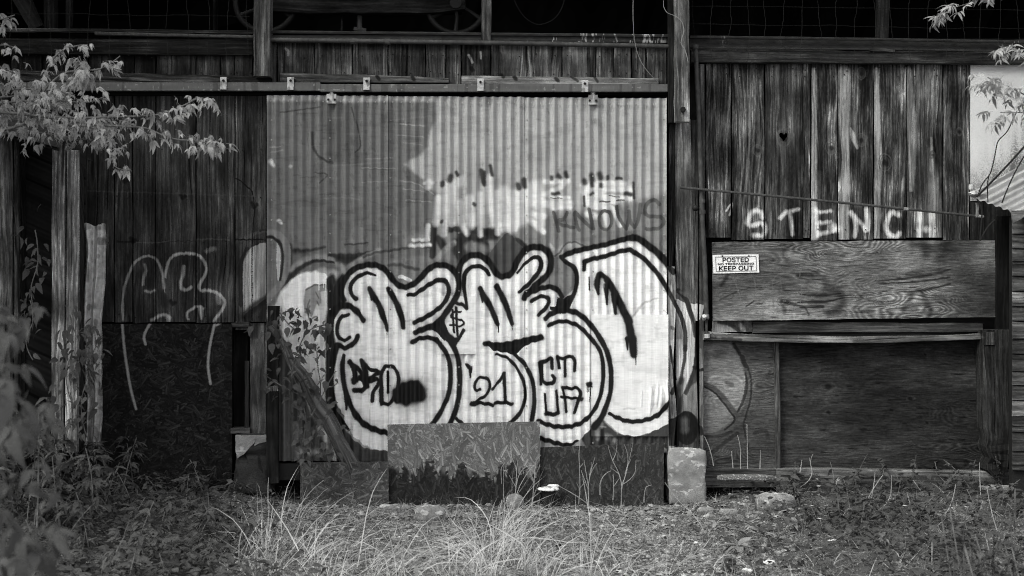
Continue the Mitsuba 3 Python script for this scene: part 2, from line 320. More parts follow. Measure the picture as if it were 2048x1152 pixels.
# black lines of the letters
STROKES = [
    ('A', [(240, 700), (214, 640), (222, 560), (258, 480), (330, 400), (420, 362), (520, 350), (610, 370), (680, 430), (740, 510), (800, 560), (860, 572), (930, 545), (1000, 490), (1070, 410), (1140, 362), (1220, 350), (1300, 375), (1360, 440), (1390, 520), (1390, 580), (1370, 660), (1330, 730), (1270, 820), (1215, 900)], 31),
    ('A', [(130, 830), (180, 780), (240, 755), (300, 765), (345, 795), (390, 840), (435, 905)], [42, 38, 34, 31, 26]),
    ('A', [(283, 852), (232, 862), (190, 910), (172, 980), (178, 1050), (210, 1098), (250, 1102), (292, 1078)], 19),
    ('A', [(375, 1068), (358, 1112), (310, 1155), (250, 1180), (190, 1160)], 26),
    ('A', [(555, 458), (510, 435), (440, 440), (370, 475), (315, 540), (303, 600), (325, 655), (365, 692)], [10, 22, 22, 22]),
    ('A', [(499, 590), (530, 655), (590, 750), (630, 860), (665, 960), (672, 1005)], [30, 32, 32, 24, 16]), ('A', [(516, 640), (518, 700)], [24, 8]), ('A', [(672, 1000), (675, 1052)], 4),
    ('A', [(685, 590), (740, 685), (790, 790), (825, 900), (833, 975)], [26, 34, 30, 26]),
    ('A', [(882, 650), (940, 648), (1010, 605), (1090, 550), (1170, 508), (1225, 498), (1272, 530), (1290, 600), (1270, 690), (1210, 770), (1130, 830), (1050, 880), (945, 925)], [18, 25, 24, 24]),
    ('A', [(958, 1025), (1040, 992), (1130, 960), (1215, 900)], [28, 34, 34]),
    ('A', [(920, 1128), (990, 1090), (1070, 1078), (1150, 1095), (1205, 1135)], 23),
    ('D', [(1170, 5), (1240, 90), (1285, 180), (1306, 300), (1306, 420), (1285, 550), (1230, 680), (1160, 800), (1120, 850)], [28, 24, 24, 24, 30]),
    ('A', [(1220, 890), (1236, 980), (1290, 1060), (1340, 1110)], 30),
    ('D', [(1300, 0), (1355, 100), (1385, 200), (1398, 330), (1398, 480), (1385, 600), (1350, 730), (1300, 850)], 27),
    ('A', [(1440, 1005), (1410, 1058), (1360, 1120)], 18), ('D', [(1370, 790), (1420, 840)], 20),
    ('A', [(1350, 725), (1420, 745), (1470, 782)], 18),
    # dollar sign
    ('A', [(1412, 822), (1370, 815), (1325, 835), (1308, 860), (1335, 880), (1410, 900), (1445, 935), (1420, 960), (1360, 955), (1305, 948)], 10), ('A', [(1330, 800), (1335, 920), (1345, 1030)], 11), ('A', [(1365, 775), (1370, 900), (1380, 1060)], 13),
    # second letter
    ('B', [(185, 470), (190, 400), (215, 330), (290, 262), (360, 250), (440, 280), (500, 330), (540, 400), (590, 458), (640, 465), (690, 455), (740, 400), (765, 330), (815, 250), (870, 192), (940, 172), (1020, 180), (1080, 220), (1112, 290), (1108, 370), (1080, 440), (1010, 510), (950, 560)], [30, 32, 34, 32, 32, 36, 34, 30]),
    ('B', [(490, 450), (460, 400), (420, 372), (360, 362), (300, 382), (255, 430), (240, 500), (240, 580), (253, 650), (270, 770)], [18, 22, 22, 24, 22, 14]),
    ('B', [(405, 590), (440, 665), (490, 740), (540, 850), (580, 950)], [28, 34, 32, 20]), ('B', [(420, 650), (425, 720)], [24, 8]), ('B', [(585, 950), (585, 1030)], [8, 4]),
    ('B', [(570, 565), (610, 645), (660, 750), (700, 870), (725, 942)], [30, 34, 30, 18]), ('B', [(725, 942), (725, 1000)], 4),
    ('B', [(775, 430), (850, 340), (920, 285), (980, 272), (1012, 320), (1000, 400), (960, 460), (900, 530), (830, 592), (792, 622)], [10, 18, 24, 24, 22, 16]),
    ('B', [(990, 520), (930, 585), (860, 640), (842, 690)], 28), ('B', [(860, 655), (940, 612), (1040, 578), (1130, 575), (1185, 612), (1220, 665)], 27),
    ('B', [(918, 715), (970, 680), (1040, 665), (1088, 690), (1092, 730), (1060, 780), (990, 850)], 20),
    ('B', [(1060, 885), (1110, 842), (1190, 812), (1280, 808), (1370, 830), (1430, 870), (1490, 930), (1560, 1020), (1640, 1150)], [26, 30, 28, 27]),
    ('F', [(525, 20), (570, 120), (603, 260), (611, 400), (600, 540), (560, 660), (510, 780), (440, 870)], [26, 26, 24, 36]),
    ('B', [(1090, 960), (1150, 927), (1240, 915), (1320, 930), (1400, 975), (1480, 1050), (1550, 1140)], 21),
    ('F', [(432, 10), (490, 90), (524, 200), (531, 340), (520, 480), (480, 620), (420, 730), (340, 812), (230, 860), (120, 870), (0, 855), (-120, 810)], [20, 22, 20, 24, 24]),
    ('E', [(980, 980), (1100, 1012), (1200, 1042), (1300, 1048), (1380, 1010)], [24, 24, 20, 10]),
    ('B', [(450, 1135), (600, 1150), (780, 1122), (900, 1095), (1010, 1080)], [26, 26, 30, 34]),
    ('E', [(560, 145), (620, 155), (690, 192), (760, 270), (820, 370), (850, 480), (850, 600), (822, 690), (760, 780), (700, 830)], [12, 16, 16, 18, 22]),
    ('E', [(750, 150), (830, 220), (890, 320), (930, 430), (943, 560), (940, 680), (915, 830)], [20, 22, 22, 24]),
    # '21
    ('E', [(268, 243), (292, 275)], 17), ('E', [(300, 290), (305, 380)], [14, 8]), ('E', [(318, 270), (314, 330)], 6),
    ('E', [(402, 500), (360, 502), (347, 470), (360, 412), (400, 378), (450, 376), (490, 410), (500, 470), (470, 540), (400, 592), (330, 632)], 15), ('E', [(322, 642), (420, 632), (525, 652)], [26, 18, 20]),
    ('E', [(525, 490), (580, 430), (635, 345)], 14), ('E', [(640, 335), (646, 450), (655, 610)], [20, 16, 15]), ('E', [(555, 632), (640, 625), (722, 640)], 19),
    # CT UA
    ('E', [(1003, 230), (1010, 330), (1013, 450)], [22, 19, 14]), ('E', [(1008, 228), (1060, 208), (1112, 188)], 21), ('E', [(1120, 190), (1122, 285)], 17), ('E', [(1035, 415), (1090, 442), (1132, 424), (1150, 390), (1130, 358)], 19), ('E', [(1020, 250), (1026, 410)], 14),
    ('E', [(1176, 168), (1188, 230), (1195, 282)], 16), ('E', [(1180, 180), (1250, 180), (1320, 162), (1345, 195), (1348, 310)], 17), ('E', [(1250, 180), (1256, 365)], 15),
    ('E', [(1050, 540), (1058, 640), (1068, 730)], 12), ('E', [(1065, 735), (1120, 745), (1180, 735)], 22), ('E', [(1165, 508), (1175, 620), (1185, 720)], 14),
    ('E', [(1226, 470), (1246, 560), (1267, 725)], 13), ('E', [(1235, 472), (1300, 488), (1380, 482), (1408, 525), (1385, 610), (1348, 730)], 17), ('E', [(1215, 568), (1300, 580), (1422, 590)], 14), ('E', [(1422, 592), (1420, 594)], 18),
    ('E', [(1490, 445), (1500, 440)], 27), ('E', [(1475, 460), (1475, 520)], 4), ('E', [(1490, 470), (1490, 515)], 4), ('E', [(1507, 470), (1505, 540), (1496, 612)], 4), ('E', [(1510, 460), (1525, 470)], 6),
    # left letter, lower half
    ('D', [(240, 152), (226, 250), (235, 400), (262, 560), (268, 690)], [20, 30, 30, 22, 10]), ('D', [(255, 480), (310, 660), (390, 790), (470, 862), (560, 900), (690, 935)], [18, 30, 34, 30, 32]),
    ('D', [(170, 50), (135, 200), (112, 350), (115, 500), (148, 660), (210, 790), (285, 900)], [30, 30, 28, 30, 34, 30, 10]),
    ('D', [(300, 225), (350, 330), (350, 400)], 25), ('D', [(300, 222), (400, 310), (450, 380)], 25), ('D', [(420, 208), (450, 300), (475, 465)], [26, 28, 22]), ('D', [(425, 225), (480, 282), (595, 318)], 20), ('D', [(595, 322), (500, 385)], 20),
    ('D', [(335, 400), (470, 410), (545, 400)], 25), ('D', [(345, 500), (400, 512), (462, 470)], 25), ('D', [(340, 422), (341, 424)], 25), ('D', [(400, 380), (450, 440)], 30), ('D', [(510, 392), (590, 402), (580, 450), (532, 525), (525, 608)], 20),
    ('D', [(655, 265), (622, 320), (618, 500), (630, 635), (690, 640), (742, 580), (782, 450), (786, 360), (752, 290), (695, 258), (655, 265)], 19), ('D', [(610, 500), (620, 640)], 20), ('D', [(683, 315), (683, 520)], 14),
    ('D', [(880, 530), (935, 520)], 125), ('D', [(800, 560), (860, 590)], 72), ('D', [(990, 500), (1005, 560)], 62), ('D', [(840, 470), (960, 440)], 42), ('D', [(760, 520), (770, 600)], 38),
    # right letter
    ('C', [(115, 272), (180, 238), (300, 202), (420, 176), (560, 145), (700, 105), (830, 75)], [22, 30, 27, 27, 32]), ('C', [(830, 72), (900, 95), (980, 155), (1060, 215), (1130, 285), (1200, 365)], [34, 36, 36, 42]),
    ('C', [(110, 270), (160, 322), (228, 362), (264, 430), (270, 500), (260, 580), (238, 650), (190, 725), (150, 770)], [18, 24, 24, 22, 22, 26]),
    ('C', [(340, 400), (344, 320)], 21), ('C', [(345, 318), (420, 292), (520, 272), (640, 235), (720, 210), (810, 200)], 24), ('C', [(810, 202), (870, 242), (950, 295), (1010, 362), (1090, 452), (1140, 530), (1190, 620)], 25),
    ('C', [(488, 450), (470, 540), (485, 640)], [30, 34, 14]), ('C', [(500, 440), (560, 490), (610, 560), (660, 650), (705, 740), (745, 830), (785, 905)], [26, 38, 36, 42, 42]), ('C', [(560, 560), (570, 740)], [30, 10]), ('C', [(640, 650), (655, 835)], [32, 16]),
    ('C', [(780, 900), (800, 1000), (820, 1100)], [40, 44, 44]), ('F', [(822, -10), (832, 100), (838, 145)], [44, 44, 36]), ('F', [(768, -20), (775, 100)], [20, 6]), ('F', [(858, 170), (859, 250)], [8, 3]),
    ('C', [(390, 470), (396, 600)], 7),
    ('F', [(592, 735), (660, 770), (740, 802), (850, 815), (950, 800), (1050, 765), (1130, 700), (1200, 600)], [16, 24, 22, 24, 22]),
]
FILLS = [
    ('A', [(1080, 965), (1210, 885), (1262, 960), (1300, 1060), (1250, 1110), (1210, 1060), (1150, 1015)]), ('A', [(1285, 1075), (1350, 1085), (1395, 1065), (1365, 1160), (1320, 1160)]), ('A', [(1220, 1000), (1310, 1080), (1330, 1150), (1250, 1100)]),
    ('B', [(1180, 680), (1240, 690), (1320, 640), (1345, 600), (1330, 700), (1290, 800), (1200, 835), (1090, 860), (1160, 780)]),
    ('E', [(430, 20), (500, 60), (620, 35), (800, 0), (1010, -20), (1000, 5), (870, 48), (800, 100), (755, 155), (660, 125), (540, 105), (480, 60)]),
    ('C', [(0, 770), (60, 765), (110, 705), (200, 690), (230, 660), (190, 785), (90, 810), (0, 800)])]
for z, p in FILLS:
    d.f(z, p, K, 4)
for z, p, r in STROKES:
    d.s(z, p, np.asarray(r) * 1.55, .03, .7, .26)
for z, p, r in STROKES:
    d.s(z, p, r, K, .30)
d.s('D', [(402, 432), (410, 455)], 20, W, .3)
d.f('D', [(484, 318), (540, 322), (492, 358)], W, 2)
d.s('C', [(522, 500), (535, 570)], [14, 8], .35, .9, .7)

# --- the old boards left of the door and right of it
w = Pen(wood_marks, 0.08)
w.f('I', [(165, 320), (230, 270), (300, 240), (380, 228), (380, 770), (190, 900), (140, 950), (128, 600), (135, 420)], .30, 10, .95)
w.s('I', [(175, 290), (118, 400), (105, 600), (112, 850)], 24, .012, .5, .9)
w.s('I', [(160, 180), (270, 128), (390, 100)], 20, .07, .6, .8)
w.s('I', [(300, 105), (390, 98)], 12, .01, .6, .8)
w.s('I', [(60, 195), (390, 196)], 6, .006, .5, .9)
w.s('I', [(150, 960), (260, 860), (390, 780)], 45, .016, .5, .95)
w.s('I', [(230, 1150), (330, 940), (390, 880)], 40, .02, .8, .7)
for p, r, o in (([(230, 900), (228, 700), (258, 530), (300, 420), (350, 320), (420, 272), (480, 258), (540, 275), (590, 345), (625, 450), (640, 580)], 13, .75), ([(640, 560), (648, 620)], 4, .9),
                ([(650, 470), (665, 380), (695, 300), (760, 245), (850, 235), (940, 240), (1000, 262), (1050, 330), (1070, 390), (1050, 450), (1010, 520), (995, 580), (1010, 605), (1080, 605), (1160, 625), (1220, 670), (1250, 720), (1230, 790), (1170, 870), (1145, 910)], 14, .95),
                ([(450, 350), (462, 400), (440, 470), (430, 545)], 14, .6), ([(450, 608), (490, 625), (545, 608)], 12, .65), ([(840, 360), (832, 450), (810, 530), (820, 590), (860, 602), (910, 570)], 15, .95),
                ([(880, 890), (868, 845), (920, 792), (990, 765), (1030, 785)], 13, 1), ([(1012, 790), (1016, 890)], [26, 12], .9), ([(520, 905), (600, 858), (650, 848), (700, 880)], 15, .9), ([(680, 880), (690, 900)], 24, .7), ([(1070, 215), (1140, 185)], 26, .45), ([(1190, 660), (1200, 730)], 24, .5)):
    w.s('K', p, np.asarray(r) * 1.05, .34, .9, o * .92)
for p, r in (([(180, 118), (350, 122)], 9), ([(1360, 98), (1600, 98)], 6), ([(690, 112), (960, 110)], 3)):
    w.s('K', p, r, .006, .7, .9)
w.s('K', [(360, 120), (560, 128), (690, 110)], 5, .09, .8, .6)
w.s('K', [(970, 98), (1100, 90), (1300, 100)], 8, .08, .8, .5)
w.s('K', [(500, 500), (490, 560)], 34, .012, .8, .8)
w.s('K', [(600, 620), (650, 720)], [30, 60], .014, .9, .8)
w.s('K', [(150, 300), (200, 20)], 26, .012, .9, .6)
for x, y in ((365, 393), (508, 410), (265, 480), (250, 360), (420, 280), (345, 605)):
    w.s('P', [(x - 4, y - 3), (x + 1, y + 4), (x + 5, y)], 4, .006, .6, .9)
w.s('P', [(470, 355), (505, 385), (508, 400), (505, 470), (504, 640)], 1.2, .004, .5)
w.s('P', [(160, 381), (535, 393)], 1.6, .05, .8, .6)
# upper strip
for x, y, v in ((730, 105, .14), (742, 120, .12), (1150, 100, .16), (1165, 130, .14), (576, 100, .10), (1020, 110, .09)):
    w.s('P', [(x, y - 14), (x + 3, y + 20)], 9, v, 1.2, .7)
for x, y in ((944, 138), (1113, 160), (1030, 157), (827, 158), (757, 157), (1005, 152)):
    w.s('P', [(x - 2, y - 2), (x + 2, y + 3)], 4, .006, .5, .95)
w.s('P', [(938, 110), (945, 125)], 2.5, .4, .6, .8)
w.s('P', [(961, 104), (962, 117)], 2, .35, .6, .8)
w.s('P', [(571, 98), (578, 104), (577, 110)], 2.5, .28, .6, .9)
for pts in ([(1142, 155), (1155, 164)], [(1188, 155), (1194, 164)]):
    w.s('P', pts, 3, .01, .5, .9)
# right siding: pale sapwood strips with side light painted onto left edges, knots, scars
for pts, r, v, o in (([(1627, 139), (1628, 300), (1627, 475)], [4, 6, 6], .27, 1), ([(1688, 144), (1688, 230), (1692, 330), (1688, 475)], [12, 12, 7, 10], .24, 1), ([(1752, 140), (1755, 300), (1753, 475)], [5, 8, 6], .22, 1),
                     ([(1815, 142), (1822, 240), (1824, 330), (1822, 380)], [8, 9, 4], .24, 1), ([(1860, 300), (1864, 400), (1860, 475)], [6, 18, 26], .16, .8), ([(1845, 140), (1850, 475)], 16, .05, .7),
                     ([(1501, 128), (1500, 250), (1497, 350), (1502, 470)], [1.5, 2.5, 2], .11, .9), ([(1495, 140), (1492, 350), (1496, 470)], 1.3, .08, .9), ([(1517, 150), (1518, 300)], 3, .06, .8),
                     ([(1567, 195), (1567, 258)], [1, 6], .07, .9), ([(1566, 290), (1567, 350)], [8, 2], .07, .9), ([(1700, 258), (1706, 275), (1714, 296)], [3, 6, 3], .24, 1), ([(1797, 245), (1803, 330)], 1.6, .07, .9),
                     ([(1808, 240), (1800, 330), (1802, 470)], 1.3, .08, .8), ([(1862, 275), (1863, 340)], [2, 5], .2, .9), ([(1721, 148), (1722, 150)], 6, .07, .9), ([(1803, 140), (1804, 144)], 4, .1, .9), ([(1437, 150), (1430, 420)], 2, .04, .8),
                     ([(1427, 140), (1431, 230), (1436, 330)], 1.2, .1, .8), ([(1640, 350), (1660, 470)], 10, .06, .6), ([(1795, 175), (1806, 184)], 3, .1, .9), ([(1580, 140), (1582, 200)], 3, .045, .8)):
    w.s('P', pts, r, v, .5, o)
for x, y, r in ((1567, 275, 13), (1515, 300, 9), (1662, 295, 11), (1770, 325, 13), (1722, 147, 9), (1919, 263, 6), (1864, 310, 6), (1722, 280, 10)):
    for k, q in enumerate((1.0, .7)):
        w.s('P', [(x + q * r * math.sin(a), y - 1.35 * q * r * math.cos(a)) for a in np.linspace(0, 6.28, 11)], 1.3, (.075, .05)[k], .7, .9)
    w.s('P', [(x, y), (x + 1, y + 1)], r * .5, .008, .6, .9)
for p, r in (([(295, 262), (282, 222), (240, 213), (207, 255), (197, 310), (240, 316), (290, 300), (318, 340), (300, 384), (235, 386)], 15), ([(420, 265), (460, 228), (545, 205)], 13), ([(488, 235), (498, 300), (505, 380)], 12),
             ([(662, 212), (666, 300), (676, 385)], 18), ([(665, 228), (770, 215)], 11), ([(670, 302), (765, 292)], 12), ([(680, 378), (770, 362), (815, 345)], 14),
             ([(940, 392), (945, 300), (912, 225)], 14), ([(915, 232), (970, 290), (1020, 350)], 14), ([(1025, 352), (1030, 270), (1020, 205)], 15),
             ([(1245, 245), (1205, 225), (1168, 280), (1160, 340), (1190, 385), (1230, 396), (1252, 372)], 15), ([(1395, 230), (1395, 310), (1390, 395)], 20), ([(1390, 345), (1490, 345)], 18), ([(1478, 240), (1480, 310), (1475, 390)], 20),
             ([(45, 215), (72, 175), (82, 165), (78, 200), (65, 245)], 6), ([(780, 330), (810, 340)], 26)):
    w.s('N', p, np.asarray(r) * 1.1, .60, .95, .85)
# boards right of the door with the end of the painting on them
w2 = Pen(wood_marks, 0.03)
w2.f('L', [(110, 500), (140, 530), (205, 650), (275, 850), (300, 1000), (300, 1160), (110, 1160)], .36, 8, .9)
w2.f('M', [(110, 0), (305, 0), (275, 330), (215, 440), (190, 300), (110, 60)], .33, 12, .9)
w2.f('L', [(215, 590), (310, 640), (380, 830), (402, 940), (400, 1160), (290, 1160), (280, 900), (240, 760), (205, 680)], .50, 8)
w2.f('L', [(365, 640), (500, 650), (450, 800), (402, 830)], .44, 8)
w2.f('M', [(150, 0), (400, 0), (390, 260), (320, 480), (250, 580), (215, 420), (170, 180)], .48, 8)
w2.f('M', [(280, 560), (440, 420), (440, 780), (400, 740), (320, 700), (260, 720)], .24, 30, .8)
w2.s('L', [(100, 440), (135, 520), (200, 640), (262, 760), (300, 900), (306, 1100)], 22, .014)
w2.s('M', [(305, 60), (298, 200), (272, 340), (258, 430)], 18, .02, .4)
w2.s('L', [(235, 505), (310, 590), (350, 700), (390, 830), (412, 960)], 25, .02)
w2.s('M', [(425, 0), (420, 150), (405, 280), (360, 410), (310, 530)], 23, .03, .4)
w2.s('L', [(255, 520), (360, 580), (500, 630)], 15, .07, .4)
w2.s('M', [(150, 60), (170, 220), (212, 400)], 12, .014)
w2.s('M', [(268, 400), (250, 480), (255, 640), (250, 720)], [34, 42, 30, 24], .018, .6)
w2.s('M', [(185, 480), (165, 530)], 20, .014)
w2.f('M', [(320 + 112 * math.cos(a), 880 + (160 if math.sin(a) < 0 else 170) * math.sin(a)) for a in np.linspace(0, 6.28, 24)], .012, 14)
w2.f('M', [(140, 800), (240, 760), (240, 1060), (140, 1050)], .012, 10)
w2.s('M', [(295, 810), (300, 900)], 40, .11, 1.0, .9)
w2.s('M', [(290, 870), (275, 920)], 20, .06, 1, .8)
w2.s('M', [(455, 100), (465, 290), (462, 640)], 16, .20, .5, .6)
w2.s('M', [(395, 275), (430, 285)], 18, .012)
w2.s('M', [(460, 880), (470, 940)], 20, .012)
w2.s('M', [(450, 300), (480, 300)], 18, .012)
w2.s('L', [(150, 290), (180, 320)], 30, .008)
w2.s('L', [(165, 870), (180, 890)], 16, .10)
w3 = Pen(wood_marks, 0.04)
w3.f('L', [(530, 820), (690, 815), (860, 920), (700, 935), (540, 930)], .28, 12)
w3.s('L', [(640, 820), (760, 850), (850, 920)], 20, .03, .6)
w3.s('L', [(860, 850), (900, 920)], 20, .2, .8)
# ledge under the boarded window
w4 = Pen(wood_marks, 0.0)
w4.s('P', [(1425, 672), (1560, 679), (1700, 682)], 4, .22, 1.2, .7)
w4.s('P', [(1445, 676), (1480, 680)], 4, .01, .6, .8)
w4.s('P', [(1750, 683), (1960, 674)], 3, .09, 1.2, .6)

# --- sheet panels: lower plywood with the old ring, upper plywood with stains, dark strand board
q = Pen(panel_marks, 0.10)
q.f('M', [(490, 60), (740, 45), (840, 170), (890, 330), (885, 500), (830, 670), (700, 860), (490, 960)], .25, 90, .75)
q.s('M', [(520, 160), (650, 150)], 50, .04, 1, .6)
for p, r, v in (([(800, 40), (870, 160), (920, 300), (948, 420), (950, 560), (920, 700), (850, 800), (740, 880), (600, 950), (490, 980)], 34, .075), ([(790, 40), (850, 140), (905, 270)], 16, .018), ([(880, 160), (930, 280), (962, 400), (962, 560), (930, 700), (890, 850), (905, 950), (935, 1090)], 10, .022),
                ([(905, 330), (918, 470), (890, 590), (830, 720)], [8, 18, 16, 12], .02), ([(490, 440), (590, 490), (690, 590), (760, 680), (815, 760)], 30, .05), ([(490, 460), (580, 515), (670, 610), (740, 700), (800, 800), (700, 900)], 10, .016), ([(490, 970), (620, 965), (760, 925)], 17, .025),
                ([(820, 935), (700, 1030), (580, 1120)], 20, .025), ([(730, 430), (770, 450)], 26, .09), ([(690, 450), (720, 500), (760, 490)], 4, .25), ([(1000, 930), (1110, 910), (1130, 980)], 20, .03)):
    q.s('M', p, r, v, .45, .92)
q5 = Pen(panel_marks, 0.11)
for x_, y_, r_ in ((1656, 773, 7), (1657, 825, 4.5), (1783, 820, 3), (1821, 797, 4), (1854, 845, 3), (1850, 708, 2.5)):
    for k_ in range(2 if r_ > 3 else 0):
        q5.s('P', [(x_ + (r_ * 2.2 + 5 * k_) * math.cos(a), y_ + (r_ + 4 * k_) * math.sin(a)) for a in np.linspace(0, 6.28, 13)], 1.2, (.06, .015)[k_ % 2], .9, .35)
    q5.s('P', [(x_ - 1, y_), (x_ + 1, y_ + 1)], r_ * .8, .006, .6, .9)
u = Pen(panel_marks, 0.0)
for p, r, v, o in (([(740, 745), (820, 775), (855, 860), (810, 915), (745, 930)], [22, 26, 26, 18], .016, .8), ([(560, 800), (700, 805), (840, 790)], [3, 14, 4], .010, .9), ([(540, 855), (700, 850), (870, 825)], [3, 9, 3], .008, .95), ([(560, 890), (720, 885)], [3, 9], .012, .9), ([(540, 665), (640, 660)], 11, .014, .8),
                   ([(1080, 705), (1280, 690), (1450, 665), (1606, 625)], [2, 7, 9, 5], .010, .9), ([(1100, 722), (1350, 712), (1606, 680)], [2, 6, 5], .008, .9), ([(1250, 780), (1420, 770), (1606, 725)], [3, 9, 6], .010, .9), ([(1300, 660), (1420, 640), (1560, 640)], [10, 34, 20], .022, .7),
                   ([(1340, 440), (1480, 470), (1600, 440)], [20, 30, 26], .018, .75), ([(1420, 420), (1440, 520)], 26, .014, .7), ([(1280, 905), (1320, 840), (1340, 800)], 15, .02, .8), ([(1400, 780), (1450, 860), (1470, 930)], [16, 24, 14], .018, .8), ([(1500, 820), (1580, 840), (1606, 860)], 22, .02, .7),
                   ([(1540, 540), (1590, 480)], 40, .02, .7), ([(1600, 430), (1760, 440)], 60, .016, .8), ([(1640, 560), (1780, 700), (1900, 800)], 110, .018, .8), ([(1700, 880), (1900, 900)], 50, .016, .7),
                   ([(430, 845), (470, 850)], 16, .008, .9), ([(460, 855), (520, 870)], 10, .01, .8), ([(440, 870), (450, 930)], 12, .02, .7), ([(1095, 505), (1102, 508)], 5, .008, .9), ([(985, 815), (1000, 825)], 6, .008, .9), ([(1120, 850), (1135, 858)], 6, .01, .9), ([(1000, 915), (1030, 925)], 10, .02, .8),
                   ([(480, 350 + 90), (520, 470)], 6, .03, .6), ([(0, 840), (90, 790), (210, 750)], 5, .02, .7), ([(10, 730), (40, 690), (60, 650)], 12, .014, .8),
                   ([(92, 680), (130, 780), (150, 850), (165, 940)], 5, .14, .9), ([(95, 690), (160, 720), (220, 745)], 4, .12, .8), ([(240, 690), (262, 830), (282, 935)], 5, .14, .9), ([(365, 700), (368, 800), (378, 890)], 4, .12, .9), ([(365, 700), (420, 652), (490, 640)], 4, .13, .9), ([(420, 690), (432, 772)], 4, .13, .9),
                   ([(575, 600), (560, 640), (570, 760), (560, 860)], 4, .13, .8), ([(200, 660), (300, 710), (340, 720)], 3, .12, .8), ([(120, 820), (230, 770), (340, 720)], 3, .12, .7), ([(360, 840), (350, 950)], 6, .2, .7), ([(370, 940), (390, 900), (440, 860)], 4, .14, .8), ([(530, 870), (590, 890), (620, 940)], 5, .014, .8),
                   ([(180, 885), (240, 845)], 4, .012, .9), ([(150, 470), (250, 460), (340, 445)], 9, .12, .6), ([(0, 975), (150, 972), (300, 968)], 5, .16, .7), ([(420, 430), (460, 428)], 4, .3, .7), ([(640, 840), (680, 880)], 10, .012, .5)):
    u.s('N', p, np.asarray(r) * (1.25 if v < .03 else 1), v, .9 if v < .03 else .6, o)
for cx, cy, n in ((475, 455, 4), (960, 470, 5), (1100, 505, 3), (1000, 815, 4), (1125, 850, 4), (450, 845, 4), (40, 800, 4)):
    for k in range(n):
        a = np.linspace(0, 6.28, 13)
        u.s('N', list(zip(cx + (10 + 15 * k) * np.cos(a), cy + (5 + 8 * k) * np.sin(a) + 2 * k)), 2, .035 if k % 2 else .11, .8, .7)
o = Pen(panel_marks, 0.07)
for p in ([(244, 645), (248, 690), (254, 735), (262, 780), (272, 818)], [(302, 645), (291, 663), (288, 678), (291, 688)], [(430, 645), (420, 690), (416, 730), (421, 768)], [(434, 650), (445, 642)]):
    o.s('P', p, 2.6, .34, .8, .9)
for m_ in (door_marks, wood_marks, panel_marks):
    m_.close()

# ------------------------------------------------------------------ materials (the photograph is black and white: all greys)
TONE, CON, LINE = [], [], []            # per board or panel: base reflectance, contrast of the grain, height of a wet edge


def board_id(tone, con=1.0, line=-9.0):
    TONE.append(tone), CON.append(con), LINE.append(line)
    return len(TONE) - 1


def grain(uv):
    k = dr.floor(uv.x / 4)
    s, t = uv.x - 4 * k - 1, uv.y
    i = mi.UInt32(dr.clip(k, 0, len(TONE) - 1))
    return k, s, t, dr.gather(mi.Float, TAB_TONE, i), dr.gather(mi.Float, TAB_CON, i), dr.gather(mi.Float, TAB_LINE, i)


def wood_value(uv):
    k, s, t, tone, con, _ = grain(uv)
    w = s + .035 * (noise(t * 1.6 + 17 * k, s * 5 + k) - .5) + .014 * (noise(t * 4 + 5 * k, s * 16) - .5)
    fine = noise(w * 240 + 7 * k, t * 9)
    mid = noise(w * 95 + 3 * k, t * 4)
    big = fbm(w * 14 + 11 * k, t * .8, k, 2)
    ring = w * 26 + 2.2 * noise(w * 4 + k, t * .55 + 3 * k)
    ring = dr.abs(2 * (ring - dr.floor(ring)) - 1)
    blot = fbm(s * 9 + k, t * 4 + 9 * k, 0, 4)
    fleck = noise(s * 170 + k, t * 45)
    line = smoothstep(.66, .80, noise(w * 130 + 31 * k, t * 5 + 5)) * smoothstep(.40, .62, noise(s * 11 + 5 * k, t * 3.5))
    v = tone * (1 + 1.6 * line * dr.maximum(con - .55, 0)) * dr.exp(con * (.9 * (fine - .5) + .8 * (mid - .5) + 1.5 * (big - .5) + .45 * (ring - .5) + 2.3 * (blot - .5) + .5 * (fleck - .5)))
    crack = smoothstep(.15, .08, noise(w * 75 + 19 * k, t * 1.4 + 2 * k))
    return v * (1 - .75 * crack), dr.clip(.6 * (1 - fine) + .5 * (1 - mid) - .25, 0, 1)


def wood_plain(p, n, uv):
    return dr.clip(wood_value(uv)[0], .003, .8)


def wood_marked(p, n, uv):
    v, bite = wood_value(uv)
    rel = dr.sqrt(dr.clip(v / grain(uv)[3], .25, 2.4))
    painted = rel * wood_marks.eval(p.x + .004 * (noise(p.x * 60, p.z * 25) - .5), p.z + .01 * (noise(p.x * 70, p.z * 20) - .5), v / rel, .55 * bite)
    painted = dr.select(dr.abs(p.y) < .2, painted, v)
    return dr.clip(painted * (.75 + .5 * noise(uv.x * 180, uv.y * 3)), .003, .8)


PITCH, DOOR_X0 = .0696, float(at(534, 0)[0])


def door_colour(p, n, uv):
    x, z = p.x, p.z
    streak = noise(x * 45, z * .9)
    base = .36 * (.82 + .2 * streak + .22 * fbm(x * 6, z * 5, 0, 3)) * (1 - .12 * smoothstep(.62, .8, noise(x * 300, z * 3)))
    wave = .0028 * dr.cos(2 * math.pi * (x - DOOR_X0) / PITCH)
    v = door_marks.eval(x + .004 * (noise(x * 30, z * 30) - .5), z + wave + .005 * (noise(x * 50, z * 12 + 5) - .5), base)
    dirt = fbm(x * 9 + 3, z * 22, 1, 4)
    v = v * (1 - .16 * smoothstep(.5, .75, dirt)) * (.93 + .14 * noise(x * 25, z * 160)) * (.94 + .12 * noise(x * 130, z * 5))
    rust = .6 * smoothstep(.70, .78, fbm(x * 30, z * 20, 2, 3)) * smoothstep(.5, .3, v)
    return dr.clip(v * (1 - .35 * rust), .004, .85)


